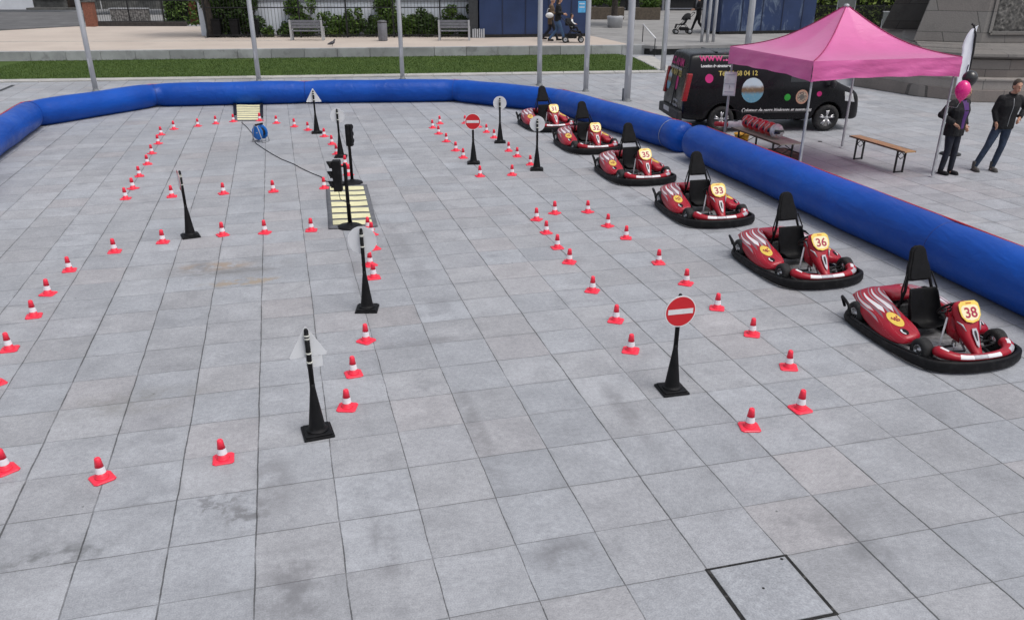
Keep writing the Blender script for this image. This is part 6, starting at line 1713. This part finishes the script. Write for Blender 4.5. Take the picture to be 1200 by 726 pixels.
# left: street side buildings
M_wh = mat('render_white', (.62, .64, .68), .8, var=.05, scale=1.5, dirt=((.5, .5, .52), 1, .4))
M_ston = mat('stone_dark', (.10, .10, .095), .85, var=.3, scale=3, bump=.5)
M_door = mat('door_brown', (.035, .022, .015), .5, var=.2)
z_ = ZT
q0 = G(0, 14, z_); q1 = G(88, 12, z_)
by = q1.y
bl = thing('town_house', 'white rendered house front with dark doorway at the top left corner', 'house', (0, by+1.0, ZT))
def bx(u): return G(u, 13, z_).x
def hb(parent, u0, u1, zc0, zc1, m, nm, y=0.0, dep=.5):
    x0, x1 = bx(u0), bx(u1); return MB().box(((x0+x1)/2, y+dep/2, (zc0+zc1)/2), (x1-x0, dep, zc1-zc0)).build(nm, m, parent, bevel=.01)
hb(bl, -90, 22, 0, 5.5, M_wh, 'wall'); hb(bl, 22, 62, 0, .75, M_ston, 'stone_plinth', .1); hb(bl, 23.5, 60, .78, 2.6, M_glassd, 'shop_window', .2, .1); hb(bl, 24, 60, .76, .86, M_pale, 'window_sill', -.1, .3)
hb(bl, 22, 62, 2.62, 5.5, M_wh, 'wall', .0); dd = hb(bl, 62.3, 88, 0, 2.6, M_door, 'door', .25, .1); hb(bl, 88.2, 100, 0, 5.5, M_ston, 'door_pier', 0); hb(bl, 62.3, 88, 2.62, 5.5, M_wh, 'wall', 0.02)
hb(dd, 66, 73, .3, 2.3, mat('door_panel', (.02, .013, .01), .5), 'door_panel', .2, .04); hb(dd, 77, 84, .3, 2.3, mat('door_panel', (.02, .013, .01), .5), 'door_panel', .2, .04)
hb(bl, -90, 62, 5.5, 5.7, M_ston, 'eaves', -.3, 8); hb(bl, 20, 92, 0, .16, M_ston, 'door_step', -1.0, .9)
b2_ = thing('white_house', 'white house wall with dark red door behind the low mesh fence', 'house', (0, by+1.6, ZT))
hb(b2_, 100.5, 150, .9, 5.2, M_wh, 'wall', 0); hb(b2_, 150, 170, 1.35, 5.2, M_wh, 'wall', 0.01); hb(b2_, 150, 170, .9, 1.33, M_ston, 'step_block', -.2); hb(b2_, 170, 178, .9, 3.0, mat('door_red', (.12, .02, .02), .5), 'door', .05, .1); hb(b2_, 178, 196, .9, 5.2, M_wh, 'wall', 0)
hb(b2_, 170, 178, 3.02, 5.2, M_wh, 'wall', .02); hb(b2_, 100.5, 196, 0, .88, M_ston, 'stone_plinth', .02); hb(b2_, 99, 198, 5.2, 5.4, M_ston, 'eaves', -.3, 7); hb(b2_, 126.6, 127.4, .9, 5.2, mat('drain_grey', (.3, .3, .32), .5), 'drainpipe', -.06, .05)
hb(b2_, 150, 168, 1.34, 1.40, M_ston, 'step', -.6, .55)
M_brick = mat('brick', (.22, .085, .055), .85, var=.25, scale=12, bump=.4)
for k, (u0, u1, v) in enumerate(((101, 111.5, 31.5), (223.5, 232.5, 29))):
    a, b = G(u0, v, ZT), G(u1, v, ZT); t = thing('brick_pillar', ['left brick pillar at the end of the mesh fence', 'right brick pillar in front of the green hedge'][k], 'pillar', ((a.x+b.x)/2, a.y, ZT), 0, 'brick pillars of the low fence')
    w_ = (b.x-a.x); MB().box((0, w_/2, .68), (w_, w_, 1.36)).build('shaft', M_brick, t, bevel=.01); MB().box((0, w_/2, 1.40), (w_+.1, w_+.1, .08)).build('cap', M_ston, t, bevel=.01)
a, b = G(112, 31, ZT), G(223, 30, ZT)
railing(a.x, b.x, a.y+.2, b.y+.2, 1.45, (.25, 1.42), .14, 'low mesh fence between the two brick pillars', 2.0, 'mesh_fence', .010)
t = thing('fence_kerb_wall', 'dark low stone wall under the mesh fence', 'wall', ((a.x+b.x)/2, a.y+.22, ZT)); MB().box((0, 0, .12), (b.x-a.x, .3, .24)).build('stone', mat('kerb_dark', (.045, .04, .038), .85, var=.3), t, bevel=.01)
t = thing('rubble_wall', 'low grey rubble wall seen through the mesh fence', 'wall', ((a.x+b.x)/2-1.2, a.y+1.6, ZT)); MB().box((0, 0, .45), (b.x-a.x-3.2, .4, .9)).build('rubble', mat('rubble', (.22, .21, .20), .9, var=.6, scale=9, bump=1.0, bscale=12), t, bevel=.03)
MB().box((0, 0, .93), (b.x-a.x-3.1, .46, .06)).build('coping', M_pale, t, bevel=.01)
a, b = G(188, 30, ZT), G(243, 29, ZT)
hedge(a.x, b.x+1.5, a.y+1.6, 2.6, 1.6, LF_mid, 'green hedge behind the right brick pillar', 3200, 8, .11)
p = G(243, 44, ZT)
tree((p.x+.15, p.y+.5, ZT), 6.5, (2.6, 1.8, 1.9), .26, LF_mid, 'tree with dark trunk at the left end of the tall railing', 'trees on the far side of the terrace', 4, 6000, .13, 4.9)
for k, (u, v, h_, lab) in enumerate(((719, 30, 6.5, 'tree rising from a stone planter beyond the thick flagpole'), (420, 34, 7.5, 'tree behind the tall dark hedge'))):
    p = G(u, v, ZT); tree((p.x, p.y, ZT), h_, (2.6, 2.2, 2.0), .20, LF_dark, lab, 'trees on the far side of the terrace', 30+k, 5000, .15)
p = G(720, 32, ZT); t = thing('stone_planter', 'round stone planter at the foot of the tree beyond the flagpoles', 'planter', (p.x, p.y-.2, ZT)); MB().lathe([(.42, 0), (.48, .5), (.50, .62), (.44, .64)], 18).build('pot', M_pale, t); MB().lathe([(.43, .60), (.2, .66), (.02, .67)], 14).build('soil', M_bark, t)
# dark building across the back with a glazed ground floor
a, b = G(690, 17, ZT), G(850, 17, ZT)
bk = thing('dark_building', 'dark glazed building front in the shade behind the paved passage', 'building', ((a.x+b.x)/2, a.y+6, ZT))
L_ = 44; MB().box((0, 2, 3.2), (L_, 3.8, 6.4)).build('wall', mat('facade_dark', (.035, .033, .032), .8, var=.3, scale=.6), bk)
for k in range(-7, 8):
    wn_ = MB().box((k*2.8, .08, 1.35), (2.2, .08, 2.3)).build('window', M_glassd, bk); MB().box((k*2.8, .03, .14), (2.3, .1, .10)).build('frame', M_slat, wn_); MB().box((k*2.8, .03, 2.52), (2.3, .1, .08)).build('frame', M_slat, wn_)
    MB().box((k*2.8+1.4, -.05, 1.6), (.18, .3, 3.2)).build('pilaster', M_slat, bk)
MB().box((0, 1.9, 6.45), (L_+.5, 4.4, .12)).build('roof', M_slat, bk)
for k, (u, v, w_, lab) in enumerate(((664, 22, 4.2, 'wide brown planter box with yellow green shrub'), (640+70, 22.5, 2.4, 'brown planter box left of the planter tree'), (757, 23, 1.8, 'small planter box behind the handrail'))):
    p = G(u, v, ZT); t = thing('planter_box', lab, 'planter', (p.x, p.y, ZT), 0, 'planter boxes in the paved passage')
    MB().box((0, 0, .38), (w_, .9, .76)).build('box', mat('planter_brown', (.10, .08, .06), .8, var=.2), t, bevel=.02)
    g = MB(); rq = random.Random(k)
    for i in range(5): leaves(g, (rq.uniform(-.4, .4)*w_, 0, .95+rq.random()*.3), (w_*.2, .4, .35), 160, .09, rq)
    g.build('plants', LF_yel if k == 0 else LF_mid, t)
# right: hedge behind dark fence, boards, white bollard
a, b = G(952, 38, ZT), G(1100, 35, ZT)
hedge(a.x, b.x+6, a.y+2.0, 2.2, 1.6, LF_hedge, 'bright green clipped hedge behind the tent top', 6500, 12, .11)
railing(a.x, b.x+6, a.y+.6, a.y+.6, 1.35, (.1, 1.33), .07, 'dark close barred fence below the bright hedge', 2.0, 'dark_fence', .016)
t = thing('terrace_low_wall', 'long pale kerb wall below the dark barred fence', 'wall', ((a.x+b.x)/2+3, a.y-.05, ZT)); MB().box((0, 0, .09), (b.x-a.x+6, .35, .2)).build('stone', M_pale, t, bevel=.015)
p = G(1071.5, 31, ZT); t = thing('white_bollard', 'white post standing before the hedge left of the monument', 'post', (p.x, p.y-1.9, ZT)); MB().lathe([(.06, 0), (.06, 1.05), (.075, 1.06), (.075, 1.14), (.02, 1.17)], 14).build('post', M_white, t); MB().lathe([(.10, 0), (.10, .03)], 14).build('foot', M_dark, t)
for k, (u, v, w_, h_) in enumerate(((982, 38, .95, 1.55), (1036, 38, .95, .62))):
    p = G(u, v, ZT); t = thing('display_board', ['grey display board rising left of the tent peak', 'low grey display board right of the tent peak'][k], 'board', (p.x, p.y-.6, ZT)); MB().box((0, 0, h_+.1), (w_, .05, .7)).build('panel', mat('board_grey', (.10, .11, .11), .5), t); MB().box((0, 0, h_+.47), (w_+.06, .07, .04)).build('top_frame', M_pale, t)
    for s in (-1, 1): MB().box((s*w_/2, 0, (h_+.1)/2), (.04, .04, h_+.1)).build('post', M_pale, t)

# ------------------------------------------------------------------ monument
def stone_block_mat(nm, base, bw, bh):
    m = bpy.data.materials.new(nm); m.use_nodes = True; nt = m.node_tree; p = nt.nodes['Principled BSDF']
    tc = node(nt, 'ShaderNodeTexCoord').outputs['Object']; sp = node(nt, 'ShaderNodeSeparateXYZ'); nt.links.new(tc, sp.inputs[0])
    cb_ = node(nt, 'ShaderNodeCombineXYZ'); nt.links.new(math_n(nt, 'ADD', sp.outputs[0], math_n(nt, 'MULTIPLY', sp.outputs[1], .6)), cb_.inputs[0]); nt.links.new(sp.outputs[2], cb_.inputs[1])
    br = node(nt, 'ShaderNodeTexBrick'); br.inputs['Scale'].default_value = 1; br.inputs['Brick Width'].default_value = bw; br.inputs['Row Height'].default_value = bh; br.inputs['Mortar Size'].default_value = .012; br.inputs['Mortar Smooth'].default_value = .3
    nt.links.new(cb_.outputs[0], br.inputs['Vector'])
    br.inputs['Color1'].default_value = (*[c*1.08 for c in base], 1); br.inputs['Color2'].default_value = (base[0]*1.0, base[1]*.92, base[2]*.9, 1); br.inputs['Mortar'].default_value = (base[0]*.35, base[1]*.35, base[2]*.35, 1)
    c = mixc(nt, ramp(nt, noise(nt, tc, 1.1, 6, .7), .45, .72, 0, .55), br.outputs[0], tuple(q*.55 for q in base))
    c = mixc(nt, ramp(nt, noise(nt, tc, 24, 4, .7), .3, .7, 0, .25), c, tuple(q*1.4 for q in base))
    nt.links.new(c, p.inputs['Base Color']); p.inputs['Roughness'].default_value = .85
    bb = node(nt, 'ShaderNodeBump'); bb.inputs['Strength'].default_value = .5; bb.inputs['Distance'].default_value = .02; nt.links.new(noise(nt, tc, 18, 5, .7), bb.inputs['Height']); nt.links.new(bb.outputs[0], p.inputs['Normal'])
    return m
M_mon = stone_block_mat('monument_granite', (.155, .148, .14), 1.5, .62)
M_mon2 = stone_block_mat('monument_step_stone', (.20, .185, .172), 1.15, .9)
gp = [G(1000, 101), G(1075, 113.5), G(1138, 120), G(1200, 121)]
cm = Vector((16.5, 30.5, 0))
mo = thing('monument', 'massive grey stone monument base with carved panel at the top right', 'monument', (cm.x, cm.y, 0))
MBASE = [(13.2, 33.6), (11.9, 30.1), (13.0, 27.6), (14.1, 26.4), (15.4, 26.2), (19.8, 26.4), (23, 30), (21.5, 36), (13.5, 36)]
MSH = [(15.9, 34.4), (14.6, 31.6), (13.1, 28.9), (14.1, 28.45), (14.9, 28.1), (18.5, 28.15), (20.5, 30.5), (19.5, 34.5), (14.3, 34.5)]
def mt(t, z): return [(a[0]+(b[0]-a[0])*t-cm.x, a[1]+(b[1]-a[1])*t-cm.y, z) for a, b in zip(MBASE, MSH)]
def ms(f, z): return [((b[0]-cm.x)*(1-f), (b[1]-cm.y)*(1-f), z) for b in MSH]
M_monl = stone_block_mat('monument_ledge_stone', (.26, .25, .235), 1.3, .8)
MB().loft([mt(0, 0), mt(.01, .36)]).build('lower_step', M_mon2, mo, bevel=.02)
MB().loft([mt(.03, .355), mt(.04, .60), mt(.02, .62), mt(.02, .68)]).build('ledge_step', M_monl, mo, bevel=.015)
MB().loft([mt(.30, .675), mt(.31, 1.19)]).build('upper_step', M_mon2, mo, bevel=.015)
MB().loft([mt(.36, 1.185), mt(.36, 1.215), mt(.24, 1.22), mt(.20, 1.28), mt(.21, 1.36), mt(.30, 1.42), mt(.42, 1.44), mt(.44, 1.48), mt(.66, 1.52), mt(.70, 1.57)]).build('moulding', M_mon, mo, bevel=.01)
MB().loft([ms(0, 1.565), ms(.36, 5.6)]).build('shaft', M_mon, mo, bevel=.03)
MB().loft([ms(.36, 5.605), ms(.30, 5.8), ms(.28, 6.0), ms(.5, 6.1)]).build('cornice', M_mon, mo, bevel=.02)
def fp(f, z):
    k = .36*(z-1.565)/4.035; p1 = Vector((*[(q-c)*(1-k) for q, c in zip(MSH[4], (cm.x, cm.y))], z)); p2 = Vector((*[(q-c)*(1-k) for q, c in zip(MSH[5], (cm.x, cm.y))], z)); return p1.lerp(p2, f)
nn = (fp(1, 1.6)-fp(0, 1.6)).cross(fp(0, 3)-fp(0, 1.6)).normalized()
if nn.y > 0: nn = -nn
g = MB(); rq = random.Random(4)
c4 = [fp(.06, 1.85), fp(.46, 1.85), fp(.46, 4.6), fp(.06, 4.6)]
for i in range(4):
    a_, b_ = c4[i], c4[(i+1) % 4]; d_ = (b_-a_).normalized(); up_ = nn.cross(d_)
    g.add([a_-nn*.02-up_*.05, b_-nn*.02-up_*.05, b_+nn*.06-up_*.05, a_+nn*.06-up_*.05, a_-nn*.02+up_*.05, b_-nn*.02+up_*.05, b_+nn*.06+up_*.05, a_+nn*.06+up_*.05], [(0, 1, 2, 3), (4, 7, 6, 5), (0, 4, 5, 1), (3, 2, 6, 7), (0, 3, 7, 4), (1, 5, 6, 2)])
g.build('panel_frame', M_mon, mo)
vs = []; NX, NZ = 34, 60
for j in range(NZ+1):
    for i in range(NX+1):
        p_ = fp(.08+.36*i/NX, 1.92+2.6*j/NZ); e_ = min(i, NX-i, j, NZ-j); vs.append(p_+nn*(.005+(rq.random()*.075 if e_ > 0 else -.01)))
g = MB(); g.smooth = True; g.add(vs, [(j*(NX+1)+i, j*(NX+1)+i+1, (j+1)*(NX+1)+i+1, (j+1)*(NX+1)+i) for j in range(NZ) for i in range(NX)]); g.build('relief', mat('relief_stone', (.12, .115, .108), .85, var=.4, scale=8), mo)
# small fallen things and litter on the paving
t = thing('drain_cover', 'small dark round cap in the paving right of the tent legs', 'cap', G(961, 166)); MB().lathe([(.05, 0), (.05, .012), (.02, .016)], 14).build('cap', M_dark, t)
